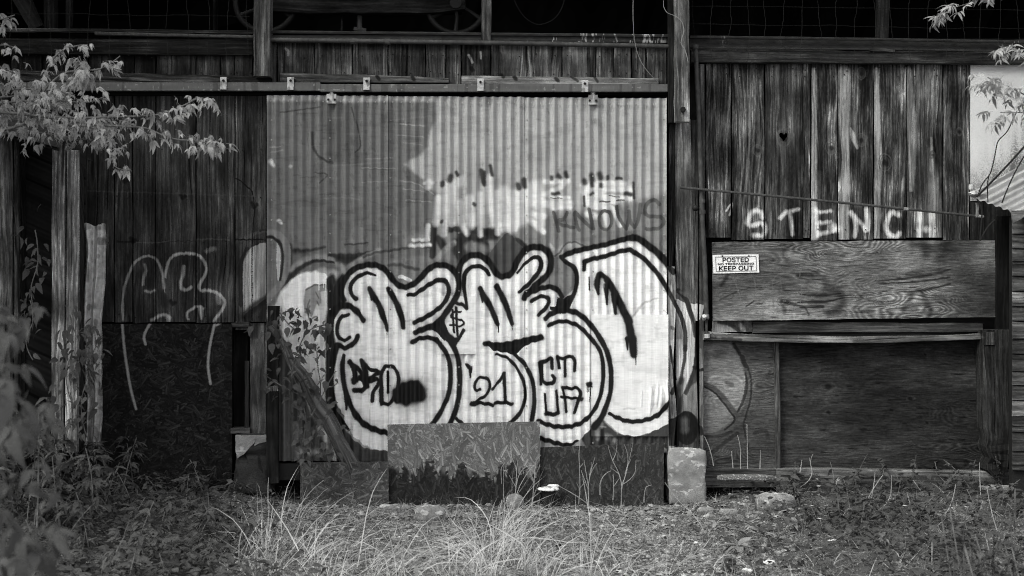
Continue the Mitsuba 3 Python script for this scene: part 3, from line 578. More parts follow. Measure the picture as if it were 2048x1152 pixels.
def strand_colour(p, n, uv):
    k, s, t, tone, con, line = grain(uv)
    s, t = s + 3.1 * k, t + 1.7 * k
    v = mi.Float(.7) + .9 * (noise(s * 90, t * 90) - .5)
    top = mi.Float(.5)
    turn = dr.select(con > 1.02, 0.0, math.pi / 2)
    for l in range(15):
        size = (.085, .07, .10)[l % 3]
        x, y = s * math.cos(l) + t * math.sin(l) + .37 * l, -s * math.sin(l) + t * math.cos(l) + .61 * l
        ci, cj = dr.floor(x / size), dr.floor(y / size)
        h1, h2, h3 = cell_rand(ci, cj, l), cell_rand(ci, cj, l + 40), cell_rand(ci, cj, l + 80)
        dx, dy = x - (ci + .5 + .3 * (h1 - .5)) * size, y - (cj + .5 + .3 * (h3 - .5)) * size
        a = turn - l + (h2 + h3 - 1) * 1.9
        c_, s_ = dr.cos(a), dr.sin(a)
        q, r = dx * c_ + dy * s_, -dx * s_ + dy * c_
        fx = 1 - dr.abs(q) / (size * (.44 + .2 * h1)) + .10 * (noise(r * 200, l + 9 * h2) - .5)
        fy = 1 - dr.abs(r + .1 * q * q / size) / (size * (.07 + .13 * h3))
        inside = smoothstep(0, .06, fx) * smoothstep(0, .18, fy)
        body = (.42 + 1.05 * cell_rand(ci, cj, l + 120)) * (.5 + 1.0 * noise(q * 22, r * 230 + 7 * h2))
        v = dr.lerp(v, dr.select(fy < .30, body * .62, body), inside)
        top = dr.select(inside > .5, h2, top)
    v = tone * dr.exp(.85 * con * (v - 1.0)) * (.8 + .4 * fbm(s * 3, t * 3, 0, 3))
    wet = smoothstep(.035, -.035, p.z - line - .09 * (top - .5) - .15 * (noise(s * 38, t * 5) - .5) - .08 * (noise(s * 7, 2.0) - .5))
    v = v * (1 - .84 * wet)
    v = dr.select(p.x < -2.1, panel_marks.eval(p.x, p.z + .006 * (noise(s * 60, t * 60) - .5), v, .25 * noise(s * 30, t * 120)), v)
    return dr.clip(v, .004, .7)


def ply_colour(p, n, uv):
    k, s, t, tone, con, _ = grain(uv)
    s, t = s + 2.3 * k, t + 5.1 * k
    h = fbm(s * 1.5, t * 5.5, k, 3) * 5.5 + t * 5 + .6 * noise(s * 5, t * 14)
    f1 = h * 4.5 + .5 * noise(s * 3, t * 40)
    f1 = dr.abs(2 * (f1 - dr.floor(f1)) - 1)
    f2 = h * 1.1
    f2 = dr.abs(2 * (f2 - dr.floor(f2)) - 1)
    fine = noise(s * 17, t * 330)
    check = smoothstep(.16, .08, noise(s * 9, t * 120))
    v = tone * dr.exp(con * ((.25 + 1.0 * smoothstep(.35, .65, noise(s * 1.3 + 4, t * 3))) * (f1 - .5) + .35 * (f2 - .5) + 1.0 * (fine - .5) + 2.0 * (fbm(s * 2, t * 6, 3, 4) - .5)))
    v = v * (1 - .6 * check)
    rel = dr.sqrt(dr.clip(v / tone, .25, 2.4))
    v = rel * panel_marks.eval(p.x + .008 * (noise(t * 90, s * 4) - .5), p.z + .006 * (noise(s * 30, t * 60) - .5), v / rel, .16 * noise(s * 9, t * 200))
    return dr.clip(v * (.72 + .56 * noise(s * 24, t * 240)) * (.8 + .4 * noise(s * 60, t * 100)), .004, .7)


def concrete_colour(p, n, uv):
    v = .25 * (.4 + 1.1 * fbm(p.x * 9, p.y * 9, p.z * 9, 4)) * (.8 + .4 * noise(p.x * 140, p.y * 140, p.z * 140))
    pale = .7 * smoothstep(.55, .60, fbm(p.x * 26 + 3, p.y * 26, p.z * 40, 4)) * smoothstep(.52, .6, fbm(p.x * 5 + 1, p.y * 5, p.z * 5 + 2, 2))
    return dr.clip(v * (1 - pale) + .55 * pale, .01, .8)


def old_pier_colour(p, n, uv):
    v = .045 * (.5 + fbm(p.x * 14, p.y * 14, p.z * 14, 4)) * (.6 + .8 * noise(p.x * 150, p.y * 150, p.z * 150))
    return dr.clip(v, .005, .5)


def stone_colour(p, n, uv):
    v = .20 * (.5 + fbm(p.x * 14, p.y * 14, p.z * 14, 4)) * (.7 + .6 * noise(p.x * 120, p.y * 120, p.z * 120))
    lichen = smoothstep(.60, .66, fbm(p.x * 22, p.y * 22, p.z * 22, 3))
    return dr.clip(v + .22 * lichen, .01, .6)


def soil_colour(p, n, uv):
    a = fbm(p.x * 5, p.y * 5, 0, 4)
    chip = noise(p.x * 90, p.y * 90)
    v = .055 * (.4 + 1.2 * a) * (.5 + 1.0 * noise(p.x * 40, p.y * 40))
    return dr.clip(v + .16 * smoothstep(.74, .86, chip) * smoothstep(.35, .6, a), .008, .4)


def rust_colour(p, n, uv):
    v = .055 * (.5 + fbm(p.x * 20, p.y * 20, p.z * 20, 3))
    drop = smoothstep(.66, .72, noise(p.x * 55, p.z * 9)) * smoothstep(.45, .65, noise(p.x * 7 + 3, p.z * 3))
    return dr.clip(v * (.7 + .6 * noise(p.x * 90, p.y * 30, p.z * 30)) + .0 * drop, .006, .7)


def rail_colour(p, n, uv):
    v = .03 * (.4 + 1.2 * fbm(p.x * 20, p.y * 20, p.z * 40, 3))
    here = smoothstep(.30, .45, noise(p.x * 1.6 + 1.3)) * (.4 + .6 * noise(p.x * 9)) * dr.select((p.x > -.05), 1.0, 0.0)
    drop = smoothstep(.62, .72, noise(p.x * 34, p.z * 5) * .6 + .4 * noise(p.x * 120, p.z * 30)) * here * dr.select(p.x > 1.35, smoothstep(.55, .62, noise(p.x * 7.5)), 1.0)
    return dr.clip(v + .42 * drop, .006, .7)


def zinc_colour(p, n, uv):
    v = .42 * (.6 + .8 * fbm(p.x * 25, p.y * 25, p.z * 25, 3)) * (.85 + .3 * noise(p.x * 160, p.z * 160))
    return dr.clip(v * (1 - .5 * smoothstep(.6, .75, noise(p.x * 40, p.z * 18))), .02, .7)


def track_colour(p, n, uv):
    v = .10 * (.75 + .5 * fbm(p.x * 4, p.z * 30, 0, 3)) * (.9 + .2 * noise(p.x * 120, p.z * 40))
    spot = .5 * smoothstep(.84, .9, noise(p.x * 50, p.z * 50))
    drip = smoothstep(.72, .8, noise(p.x * 30, 3.0)) * .35
    return dr.clip(v * (1 - drip) + .2 * spot, .01, .6)


def whitewash_colour(p, n, uv):
    v = .56 * (.85 + .3 * fbm(p.x * 3, p.z * 3, 0, 3)) * (.93 + .14 * noise(p.x * 200, p.z * 200))
    edge = 2.62 + .80 * (p.x - 3.72) + .10 * (noise(p.x * 12, 1.0) - .5) + .22 * (noise(p.x * 34, p.z * 5) - .5)
    dens = smoothstep(.25, -.30, p.z - edge)
    speck = noise(p.x * 150, p.z * 150) * .5 + .5 * noise(p.x * 260, p.z * 230)
    moss = smoothstep(.60 - .40 * dens, .85 - .40 * dens, speck)
    return dr.clip(v * (1 - .80 * dens * (.25 + .75 * moss)), .01, .8)


def roof_colour(p, n, uv):
    v = .30 * (.7 + .6 * fbm(p.x * 3, p.y * 3, p.z * 3, 3)) * (.9 + .2 * noise(p.x * 60, p.y * 60))
    spot = smoothstep(.80, .86, noise(p.x * 12, p.y * 12, p.z * 12))
    streak = smoothstep(.55, .75, noise(uv.x * 30, uv.y * 1.5))
    return dr.clip(v * (1 - .35 * streak) * (1 - .5 * spot), .02, .6)


def log_colour(p, n, uv):
    f = noise(uv.x * 60, uv.y * 2.5)
    v = .060 * dr.exp(1.2 * (f - .5) + 2.0 * (fbm(uv.x * 10, uv.y * 2, 0, 3) - .5) + .8 * (noise(uv.x * 160, uv.y * 6) - .5))
    return dr.clip(v, .008, .5)


def leaf_tex(v, lo=.6, hi=.8):
    def fn(p, n, uv):
        return dr.clip(v * (lo + hi * noise(p.x * 9, p.y * 9, p.z * 9)) * (.85 + .3 * noise(p.x * 120, p.y * 120, p.z * 120)), .005, .8)
    return mikit.proc(fn)


def grey(v):
    return {'type': 'rgb', 'value': [v, v, v]}


def solid(key, fn, rough=.9, spec=.06, bump=None, **more):
    b = {'type': 'principled', 'base_color': mikit.proc(fn) if callable(fn) else grey(fn), 'roughness': rough, 'specular': spec, **more}
    if bump:
        b = {'type': 'bumpmap', 'arbitrary': mikit.proc(bump[0], eps=bump[2]), 'scale': bump[1], 'bsdf': b}
    scene[key] = {'type': 'twosided', 'bsdf': b}


def leafy(key, v, trans=.7, rough=.55, lo=.6, hi=.8):
    scene[key] = {'type': 'principledthin', 'base_color': leaf_tex(v, lo, hi), 'roughness': rough, 'diff_trans': trans, 'eta': 1.3}


solid('board_wood', wood_marked)
solid('plain_wood', wood_plain)
solid('door_metal', door_colour, .40, .16)
solid('strand_board', strand_colour)
solid('plywood', ply_colour)
solid('concrete', concrete_colour, .95)
solid('old_concrete', old_pier_colour, .95)
solid('stone', stone_colour, .95)
solid('soil', soil_colour, 1.0, .1)
solid('dark_steel', rust_colour, .6, .15)
solid('rail_steel', rail_colour, .7, .1)
solid('zinc', zinc_colour, .4, .5, metallic=.3)
solid('track_steel', track_colour, .5, .15)
solid('whitewash', whitewash_colour)
solid('roof_metal', roof_colour, .5, .2)
solid('log_wood', log_colour)
solid('sign_white', lambda p, n, uv: .80 * (.94 + .08 * fbm(p.x * 20, p.z * 20, 0, 3)), .4, .4)
solid('sign_black', .012, .6, .1)
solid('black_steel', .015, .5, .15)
solid('wire_steel', .018, .6, .1)
solid('pale_wire', .24, .6, .1)
solid('white_enamel', lambda p, n, uv: dr.clip(.75 - .5 * smoothstep(.6, .68, fbm(p.x * 30, p.y * 30, 0, 3)), .05, .8), .5, .4)
solid('bottle_brown', .03, .15, .6)
solid('paper', .72, .9, .2)
solid('twig', lambda p, n, uv: .11 * (.5 + noise(p.x * 60, p.y * 60, p.z * 25)), .9)
solid('dead_stem', lambda p, n, uv: .32 * (.6 + .7 * noise(p.x * 14, p.y * 14, p.z * 14)), .85, .2)
solid('vine_stem', .02, .9)
leafy('tree_leaf', .38, .8)
leafy('weed_leaf', .085, .6)
leafy('pale_leaf', .30, .6)
leafy('vine_leaf', .085, .5, .35)
leafy('cover_leaf', .24, .5)
leafy('straw', .46, .4, .7, .7, .6)
leafy('green_blade', .24, .5, .6)
leafy('litter_leaf', .30, .3, .9, .2, 1.6)
leafy('petal', .75, .4, .7, .8, .3)


# ------------------------------------------------------------------ mesh helpers
def box(lo, hi):
    m = trimesh.creation.box(extents=np.subtract(hi, lo))
    m.apply_translation(np.add(lo, hi) / 2)
    return m


def tube(points, radii, sides=6, caps=True):
    p = np.asarray(points, float)
    t = np.gradient(p, axis=0)
    t /= np.linalg.norm(t, axis=1, keepdims=True) + 1e-12
    ref = np.array([.13, .21, .97]) if abs(t[:, 2]).mean() < .9 else np.array([.97, .2, .1])
    a = np.cross(t, ref)
    a /= np.linalg.norm(a, axis=1, keepdims=True) + 1e-12
    b = np.cross(t, a)
    r = np.broadcast_to(np.asarray(radii, float), (len(p),)) if np.ndim(radii) == 0 else np.interp(np.linspace(0, 1, len(p)), np.linspace(0, 1, len(radii)), radii)
    ang = np.arange(sides) * 2 * np.pi / sides
    v = p[:, None] + r[:, None, None] * (np.cos(ang)[None, :, None] * a[:, None] + np.sin(ang)[None, :, None] * b[:, None])
    i, j = np.meshgrid(np.arange(len(p) - 1), np.arange(sides), indexing='ij')
    q = np.stack([i * sides + j, i * sides + (j + 1) % sides, (i + 1) * sides + (j + 1) % sides, (i + 1) * sides + j], -1).reshape(-1, 4)
    v = v.reshape(-1, 3)
    f = np.vstack([q[:, [0, 1, 2]], q[:, [0, 2, 3]]])
    if caps:
        n = len(v)
        e = (len(p) - 1) * sides
        v = np.vstack([v, p[0], p[-1]])
        f = np.vstack([f, [[n, (k + 1) % sides, k] for k in range(sides)], [[n + 1, e + k, e + (k + 1) % sides] for k in range(sides)]])
    return v, f


def join(meshes):
    vs, fs, n = [], [], 0
    for m in meshes:
        v, f = (m.vertices, m.faces) if hasattr(m, 'faces') else m
        vs.append(np.asarray(v)), fs.append(np.asarray(f) + n)
        n += len(v)
    return np.vstack(vs), np.vstack(fs)


def spline(pts, n=24):
    from scipy.interpolate import PchipInterpolator
    p = np.asarray(pts, float)
    t = np.r_[0, np.cumsum(np.linalg.norm(np.diff(p, axis=0), axis=1))]
    return PchipInterpolator(t, p)(np.linspace(0, t[-1], n)) if len(p) > 2 else np.linspace(p[0], p[-1], n)


def board(a0, b0, a1, b1, th, tone, con=1.0, n=6, wob=.0018, bev=.004, back=(0, 1, 0), line=-9.0, notch=None):
    """A plank whose front face has the corners a0 b0 (start) and a1 b1 (end), th thick; returns (mesh, uv). Its edges waver and its front corners are worn."""
    a0, b0, a1, b1, back = (np.asarray(x, float) for x in (a0, b0, a1, b1, back))
    k = board_id(tone, con, line)
    t = np.linspace(0, 1, n)
    A, B = a0 + (a1 - a0) * t[:, None], b0 + (b1 - b0) * t[:, None]
    across = (B - A) / np.linalg.norm(B - A, axis=1, keepdims=True)
    width, length = np.linalg.norm(B - A, axis=1), np.linalg.norm((a1 + b1) / 2 - (a0 + b0) / 2)
    A = A + across * rng.normal(0, wob, (n, 1)) + back * rng.normal(0, wob * .6, (n, 1))
    B = B - across * rng.normal(0, wob, (n, 1)) + back * rng.normal(0, wob * .6, (n, 1))
    prof = [(A + back * th, 0, th), (A + back * bev, 0, bev), (A + across * bev, bev, 0), (B - across * bev, None, 0), (B + back * bev, None, bev), (B + back * th, None, th)]
    v, uv = [], []
    for pos, s, dep in prof:
        v.append(pos)
        ss = (np.full(n, s) if s is not None else width - (bev if dep == 0 else 0))
        uv.append(np.stack([4 * k + 1 + ss + (dep if s is not None else dep), t * length + .3 * dep], 1))
    m = len(prof)
    v, uv = np.stack(v, 1).reshape(-1, 3), np.stack(uv, 1).reshape(-1, 2)
    i, j = np.meshgrid(np.arange(n - 1), np.arange(m), indexing='ij')
    q = np.stack([i * m + j, i * m + (j + 1) % m, (i + 1) * m + (j + 1) % m, (i + 1) * m + j], -1).reshape(-1, 4)
    f = np.vstack([q[:, [0, 1, 2]], q[:, [0, 2, 3]]])
    e = (n - 1) * m
    f = np.vstack([f, [[0, x + 1, x] for x in range(1, m - 1)], [[e, e + x, e + x + 1] for x in range(1, m - 1)]])
    return (v, f), uv


def plank(parent, name, x0, x1, y0, y1, depth, th, tone, con=1.0, bsdf='board_wood', x0b=None, x1b=None, gap=1.2, y0r=None, y1r=None, label=None, **more):
    """An upright board from its place in the photograph: left and right edge at the top (and at the bottom), top and bottom row."""
    x0b, x1b = x0 if x0b is None else x0b, x1 if x1b is None else x1b
    m, uv = board(at(x0 + gap, y0, depth), at(x1 - gap, y0 if y0r is None else y0r, depth), at(x0b + gap, y1, depth), at(x1b - gap, y1 if y1r is None else y1r, depth), th, tone, con, **more)
    return part(parent, name, m, bsdf, uv=uv, label=label)


def beam(parent, name, x0, x1, y0, y1, depth, th, tone, con=1.0, bsdf='board_wood', y0r=None, y1r=None, label=None, **more):
    """A lying board: left and right end, top and bottom row (at the right end too)."""
    y0r, y1r = y0 if y0r is None else y0r, y1 if y1r is None else y1r
    m, uv = board(at(x0, y0, depth), at(x0, y1, depth), at(x1, y0r, depth), at(x1, y1r, depth), th, tone, con, **more)
    return part(parent, name, m, bsdf, uv=uv, label=label)


def sheet(quad, th, tone, con=1.0, nx=10, nz=6, wob=.002, line=-9.0, skew=0.0, sag=0.0):
    """A panel of plywood or strand board with the front corners tl tr br bl; returns (mesh, uv)."""
    tl, tr, br, bl = (np.asarray(x, float) for x in quad)
    k = board_id(tone, con, line)
    a, b = np.meshgrid(np.linspace(0, 1, nx), np.linspace(0, 1, nz))
    a, b = a[..., None], b[..., None]
    P = (tl * (1 - a) + tr * a) * (1 - b) + (bl * (1 - a) + br * a) * b
    edge = np.minimum(np.minimum(a, 1 - a), np.minimum(b, 1 - b))
    P = P + rng.normal(0, wob, P.shape) * np.array([.3, 1, .5])
    P[..., 2] -= (sag * 4 * a * (1 - a))[..., 0]
    Q = P + np.array([0, th, 0])
    w, h = np.linalg.norm(tr - tl), np.linalg.norm(bl - tl)
    uv = np.concatenate([4 * k + 1 + a * min(w, 2.9), b * h], -1)
    i, j = np.meshgrid(np.arange(nz - 1), np.arange(nx - 1), indexing='ij')
    q = np.stack([i * nx + j, (i + 1) * nx + j, (i + 1) * nx + j + 1, i * nx + j + 1], -1).reshape(-1, 4)
    n = nx * nz
    rim = np.r_[np.arange(nx), np.arange(1, nz) * nx + nx - 1, (nz - 1) * nx + np.arange(nx - 2, -1, -1), np.arange(nz - 2, 0, -1) * nx]
    nxt = np.roll(rim, -1)
    r = len(rim)
    v = np.vstack([P.reshape(-1, 3), Q.reshape(-1, 3), P.reshape(-1, 3)[rim], Q.reshape(-1, 3)[rim]])
    fl = uv.reshape(-1, 2)
    uv = np.vstack([fl, fl, fl[rim], fl[rim] + [.02, .013]])
    ii = np.arange(r)
    jj = (ii + 1) % r
    s = np.stack([2 * n + ii, 2 * n + jj, 2 * n + r + jj, 2 * n + r + ii], 1)
    f = np.vstack([q[:, [0, 1, 2]], q[:, [0, 2, 3]], n + q[:, [0, 2, 1]], n + q[:, [0, 3, 2]], s[:, [0, 1, 2]], s[:, [0, 2, 3]]])
    return (v, f), uv


def rod(a, b, r, sides=8):
    return tube([a, b], r, sides)


def rounded_rock(size, seed, sub=3, rough=.25, flat=.0):
    m = trimesh.creation.icosphere(subdivisions=sub)
    v = m.vertices
    v = v * (1 + rough * (meshkit.fbm(v * 1.6 + seed * 7.3, 3, seed)[:, None] - .5) * 2)
    v = np.sign(v) * np.abs(v) ** (1 - flat)
    return v * np.asarray(size) / 2, m.faces


def lathe(profile, n=20, origin=(0, 0, 0)):
    p = np.asarray(profile, float)
    m = trimesh.creation.revolve(p, sections=n)
    m.apply_translation(origin)
    return m

# ------------------------------------------------------------------ ground
def ground_z(x, y):
    x, y = np.asarray(x, float), np.asarray(y, float)
    side = np.clip((np.abs(x + .2) - 1.4) / .8, 0, 1)
    near = np.clip((y + 1.6) / 1.2, 0, 1)
    p = np.stack([x, y, 0 * x], -1)
    return .09 * side**2 * (3 - 2 * side) * near - .02 + .05 * (meshkit.fbm(p * 1.3, 3, 5) - .5) + .025 * (meshkit.fbm(p * 6, 3, 9) - .5) * (np.abs(y + 3) < 6)


gx = np.unique(np.r_[np.linspace(-70, -6, 24), np.linspace(-6, 6, 200), np.linspace(6, 70, 24)])
gy = np.unique(np.r_[np.linspace(-80, -9, 24), np.linspace(-9, .3, 160), np.linspace(.3, 80, 24)])
GX, GY = np.meshgrid(gx, gy)
GV = np.stack([GX, GY, ground_z(GX, GY)], -1).reshape(-1, 3)
i, j = np.meshgrid(np.arange(len(gy) - 1), np.arange(len(gx) - 1), indexing='ij')
gq = np.stack([i * len(gx) + j, i * len(gx) + j + 1, (i + 1) * len(gx) + j + 1, (i + 1) * len(gx) + j], -1).reshape(-1, 4)
single('ground', (GV, gq), 'soil', 'bare dark soil with crumbs and litter in front of the barn', smooth=True, kind='structure')

# ------------------------------------------------------------------ the barn
barn = thing('barn', 'old dark timber barn with board siding, an open loft and a metal sliding door', 'barn')
# left siding
LE = [-70, -25, 20, 66, 112, 158, 229, 265, 311, 392, 470, 534]
LT = [.020, .018, .021, .019, .018, .020, .026, .027, .030, .028, .030, .026]
for k, (a, b) in enumerate(zip(LE[:-1], LE[1:])):
    plank(f'{barn}__left_siding', 'plank', a, b, 150, 643 + (k * 37) % 5, .08 + .004 * (k % 3), .024, LT[k] * 1.0, 1.0, y1r=644)
plank(f'{barn}__left_siding', 'plank', 470, 498, 640, 660, .085, .03, .05)
# jamb post left of the door and what fills the foot of the left wall
plank(barn, 'door_post', 499, 536, 646, 868, .10, .14, .15, 1.0, label='pale weathered post left of the metal door', wob=.003, n=9)
plank(barn, 'recess_back', 465, 497, 655, 862, .22, .02, .010, .6, bsdf='plain_wood')  # back of the recess, its shade put in as a near-black tone
plank(barn, 'trim_strip', 488, 499, 722, 862, .10, .02, .05, .7)
beam(barn, 'window_head', 462, 498, 645, 655, .07, .10, .05)
beam(barn, 'window_sill', 461, 499, 857, 868, .03, .2, .05)
# short boards over the door, under the loft
UE = [22, 85, 134, 177, 229, 269, 312, 392, 441, 469, 506, 541, 554, 629, 705, 776, 814, 851, 892, 923, 982, 1054, 1124, 1192, 1228, 1263, 1292, 1334]
UT = [.014, .015, .016, .018, .017, .020, .030, .026, .024, .020, .022, .014, .045, .050, .050, .045, .042, .055, .045, .030, .060, .065, .06, .075, .055, .055, .05]
for k, (a, b) in enumerate(zip(UE[:-1], UE[1:])):
    top = 100 if k < 11 else 84 + 8 * (a - 541) / 793
    plank(f'{barn}__loft_siding', 'plank', a, b, top, 168, .07 + .005 * ((k * 7) % 3), .024, UT[k] * (.6 if k < 12 else .9), 1.1, gap=1.0, n=4)
# boards behind the door track, and a near-black strip for the shade below it
beam(barn, 'header_board', 30, 541, 141, 164, .03, .04, .030, y0r=153, y1r=165, n=9)
beam(barn, 'header_board', 560, 897, 145, 165, .03, .04, .050, y0r=155, y1r=166, n=9)
beam(barn, 'header_board', 923, 1317, 152, 168, .03, .04, .10, y0r=156, y1r=172, n=9, label='pale split board behind the door track')
beam(barn, 'header_board', 30, 1336, 181, 191, .06, .03, .008, .5)  # near-black strip, puts the shade gap under the track into colour
# siding right of the door
RE = [1411, 1463, 1530, 1606, 1622, 1676, 1748, 1813, 1886, 1940]
RT = [.040, .038, .034, .050, .038, .036, .034, .062, .046]
HEART = np.array([(0, 9), (-3, 4), (-8, -1), (-9, -6), (-6, -9), (-2, -8), (1, -5), (5, -9), (9, -6), (8, 0), (4, 5)], float)
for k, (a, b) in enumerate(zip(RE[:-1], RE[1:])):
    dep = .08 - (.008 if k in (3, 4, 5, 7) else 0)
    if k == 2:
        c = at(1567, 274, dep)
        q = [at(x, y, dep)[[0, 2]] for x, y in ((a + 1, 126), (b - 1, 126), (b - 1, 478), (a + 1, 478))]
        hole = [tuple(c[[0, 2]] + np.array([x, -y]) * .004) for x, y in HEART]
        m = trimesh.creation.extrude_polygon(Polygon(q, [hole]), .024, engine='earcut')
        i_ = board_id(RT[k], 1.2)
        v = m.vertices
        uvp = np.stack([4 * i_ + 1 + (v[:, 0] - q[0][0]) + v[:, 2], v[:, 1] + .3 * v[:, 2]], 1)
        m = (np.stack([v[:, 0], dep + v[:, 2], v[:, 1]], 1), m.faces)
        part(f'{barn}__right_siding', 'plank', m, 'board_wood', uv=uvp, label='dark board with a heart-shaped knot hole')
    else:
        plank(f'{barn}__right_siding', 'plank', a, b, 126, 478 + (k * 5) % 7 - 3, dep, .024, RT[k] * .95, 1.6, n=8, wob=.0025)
plank(f'{barn}__right_siding', 'plank', 1940, 2100, 372, 482, .085, .024, .02, .9)
plank(f'{barn}__right_siding', 'plank', 1424, 1506, 636, 664, .05, .02, .05, .9)
wx = [at(1941, 0, .08)[0], at(2140, 0, .08)[0]]
m = box((wx[0], .08, at(0, 402, .08)[2]), (wx[1], .11, at(0, 128, .08)[2]))
part(barn, 'white_panel', m, 'whitewash', label='white wall panel with moss spreading up from the roof below')
part(barn, 'conduit_cap', lathe([(0, -.02), (.02, -.02), (.022, 0), (.02, .02), (0, .022)], 10, at(1943, 374, .03)), 'whitewash')
for wall, xs, rows, dep in (('left_siding', LE, (300, 394, 482, 632), .076), ('right_siding', RE, (139, 152, 460), .068), ('loft_siding', UE, (112, 146), .066)):
    nails = []
    for a, b in zip(xs[:-1], xs[1:]):
        for y in rows:
            for u_ in (.22, .78):
                nails.append(trimesh.creation.icosphere(subdivisions=0, radius=.0055).apply_translation(at(a + (b - a) * u_ + rng.normal(0, 2.5), y + rng.normal(0, 3), dep)))
    part(f'{barn}__{wall}', 'nails', join(nails), 'black_steel', kind='stuff')
# timber between door and right siding
plank(barn, 'jamb_board', 1336, 1372, 240, 532, .075, .03, .030, 1.1, x1b=1346)
plank(barn, 'jamb_board', 1350, 1382, 238, 905, .05, .03, .055, 1.0, x0b=1352, x1b=1399, n=9)
plank(barn, 'jamb_board', 1381, 1399, 240, 642, .052, .03, .045, 1.0, x0b=1380, x1b=1397)
plank(barn, 'jamb_board', 1397, 1412, 128, 905, .045, .03, .05, .9, x0b=1399, x1b=1409, label='narrow strip beside the conduit with old white paint')
plank(barn, 'jamb_block', 1334, 1351, 533, 905, .0, .05, .20, 1.1, x0b=1334, x1b=1351, n=12, wob=.006, label='rough pale stud with a knot at its top beside the door')
plank(barn, 'jamb_board', 1334, 1350, 190, 905, .12, .03, .012, .7)
# loft beams, rail and posts
beam(barn, 'loft_beam', 1383, 2120, 100, 125, .02, .2, .030, y0r=103, y1r=128, n=10)
beam(barn, 'loft_beam', 1740, 1790, 97, 103, .0, .1, .035, y0r=98, y1r=104)
beam(barn, 'loft_beam', -80, 505, 77, 108, .04, .2, .010, y0r=80, y1r=110, n=10, label='dark beam under the left loft opening')
beam(barn, 'loft_beam', -80, 506, 54, 62, .10, .1, .022, y0r=61, y1r=68)
plank(barn, 'loft_post', 506, 541, -90, 152, -.08, .14, .050, 1.0, n=8, label='grey post at the left of the loft, ending above the track')
plank(barn, 'loft_post', 543, 553, 86, 164, .05, .03, .04)
plank(barn, 'loft_post', 963, 986, -90, 82, -.005, .1, .060, 1.0, x0b=961, x1b=983)
lp = plank(barn, 'loft_post', 1348, 1379, -90, 243, -.16, .09, .11, 1.1, x0b=1350, x1b=1381, n=9, label='long hanging post with a bolt near its foot right of the door')
part(lp, 'bolt', join([rod(at(1366, 219, -.162), at(1366, 219, -.19), .024, 6), rod(at(1366, 219, -.19), at(1366, 219, -.205), .016, 8)]), 'black_steel')
plank(barn, 'loft_post', 1336, 1352, -90, 245, -.06, .10, .014, .8)
plank(barn, 'loft_post', 1758, 1784, -90, 97, .1, .1, .013, .8, x0b=1755, x1b=1778)
plank(barn, 'loft_post', 86, 110, -90, 60, .5, .1, .012, .7, bsdf='plain_wood')
plank(barn, 'loft_post', 130, 140, -90, 60, .6, .1, .018, .7, bsdf='plain_wood')
m, uvb = board(at(-10, -60, .45), at(28, -70, .45), at(60, 60, .45), at(84, 50, .45), .06, .014, .7)
part(barn, 'loft_brace', m, 'plain_wood', uv=uvb)
plank(barn, 'loft_post', 424, 432, -90, 60, .7, .1, .016, .7, bsdf='plain_wood')
# rail and the pipe below it
pts = [at(-80, 60, .06), at(545, 66, .06), at(980, 72, .06), at(1345, 76, .06)]
part(barn, 'rail', join([box((at(541, 0, .02)[0], .02, at(0, 84, .02)[2]), (at(1345, 0, .02)[0], .16, at(0, 70, .02)[2])), tube(spline([at(541, 64, .01), at(1345, 72, .01)], 12), .013, 6), tube(spline([at(541, 76, .03), at(1345, 84, .03)], 12), .012, 6)]), 'rail_steel', label='steel rail streaked with white droppings')
part(barn, 'rail', join([box((at(1380, 0, .03)[0], .04, at(0, 100, .03)[2]), (at(2120, 0, .03)[0], .2, at(0, 80, .03)[2])), tube(spline([at(1380, 74, .0), at(1700, 78, .0), at(2120, 86, .0)], 12), .012, 6), tube(spline([at(1380, 96, .0), at(1740, 99, .0)], 12), .008, 6), tube(spline([at(1790, 99, .0), at(2120, 104, .0)], 12), .008, 6)]), 'rail_steel', label='steel rail over the right beam with a few white drips')
part(barn, 'pipe', tube(spline([at(541, 80, -.03), at(980, 86, -.03), at(1346, 93, -.03)], 20), .019, 10), 'dark_steel', smooth=40, label='steel pipe running under the rail')
for x, y in ((706, 82.5), (775, 83.5)):
    part(barn, 'pipe_coupling', rod(at(x - 5, y, -.03), at(x + 5, y + .1, -.03), .024, 10), 'dark_steel')
part(barn, 'pipe', tube(spline([at(190, 67, .03), at(506, 74, .03)], 12), .015, 8), 'dark_steel', smooth=40)
# window wall below the plywood at the right
beam(barn, 'window_head', 1506, 1966, 644, 666, .03, .05, .036, .9, n=8, y0r=646, y1r=664)
beam(barn, 'window_head', 1500, 1966, 666, 674, .05, .05, .012, .7, y0r=664, y1r=672)
m, uvb = board(at(1408, 664, -.03), at(1408, 680, -.03), at(1968, 668, -.03), at(1968, 678, -.03), .09, .07, .9, n=14)
v = m[0]
tt = (v[:, 0] - v[:, 0].min()) / np.ptp(v[:, 0])
v[:, 2] -= .028 * 4 * tt * (1 - tt)
part(barn, 'window_ledge', m, 'board_wood', uv=uvb, label='pale sagging ledge below the boarded window')
plank(barn, 'batten', 1547, 1559, 684, 942, .06, .04, .055, .9, x0b=1551, x1b=1564, label='upright batten between the lower plywood sheets', n=8)
m, uvb = sheet([at(1406, 683, .10), at(1552, 683, .10), at(1554, 945, .10), at(1408, 945, .10)], .012, .060, .8)
part(barn, 'plywood_sheet', m, 'plywood', uv=uvb, label='plywood sheet with part of an old painted ring')
m, uvb = sheet([at(1556, 683, .11), at(1980, 683, .11), at(1982, 945, .11), at(1558, 945, .11)], .012, .026, 1.0, nx=14)
part(barn, 'plywood_sheet', m, 'plywood', uv=uvb, label='wide dark plywood sheet with knots below the ledge')
beam(barn, 'sill', 1406, 1552, 939, 975, .0, .2, .07, .8, n=8)
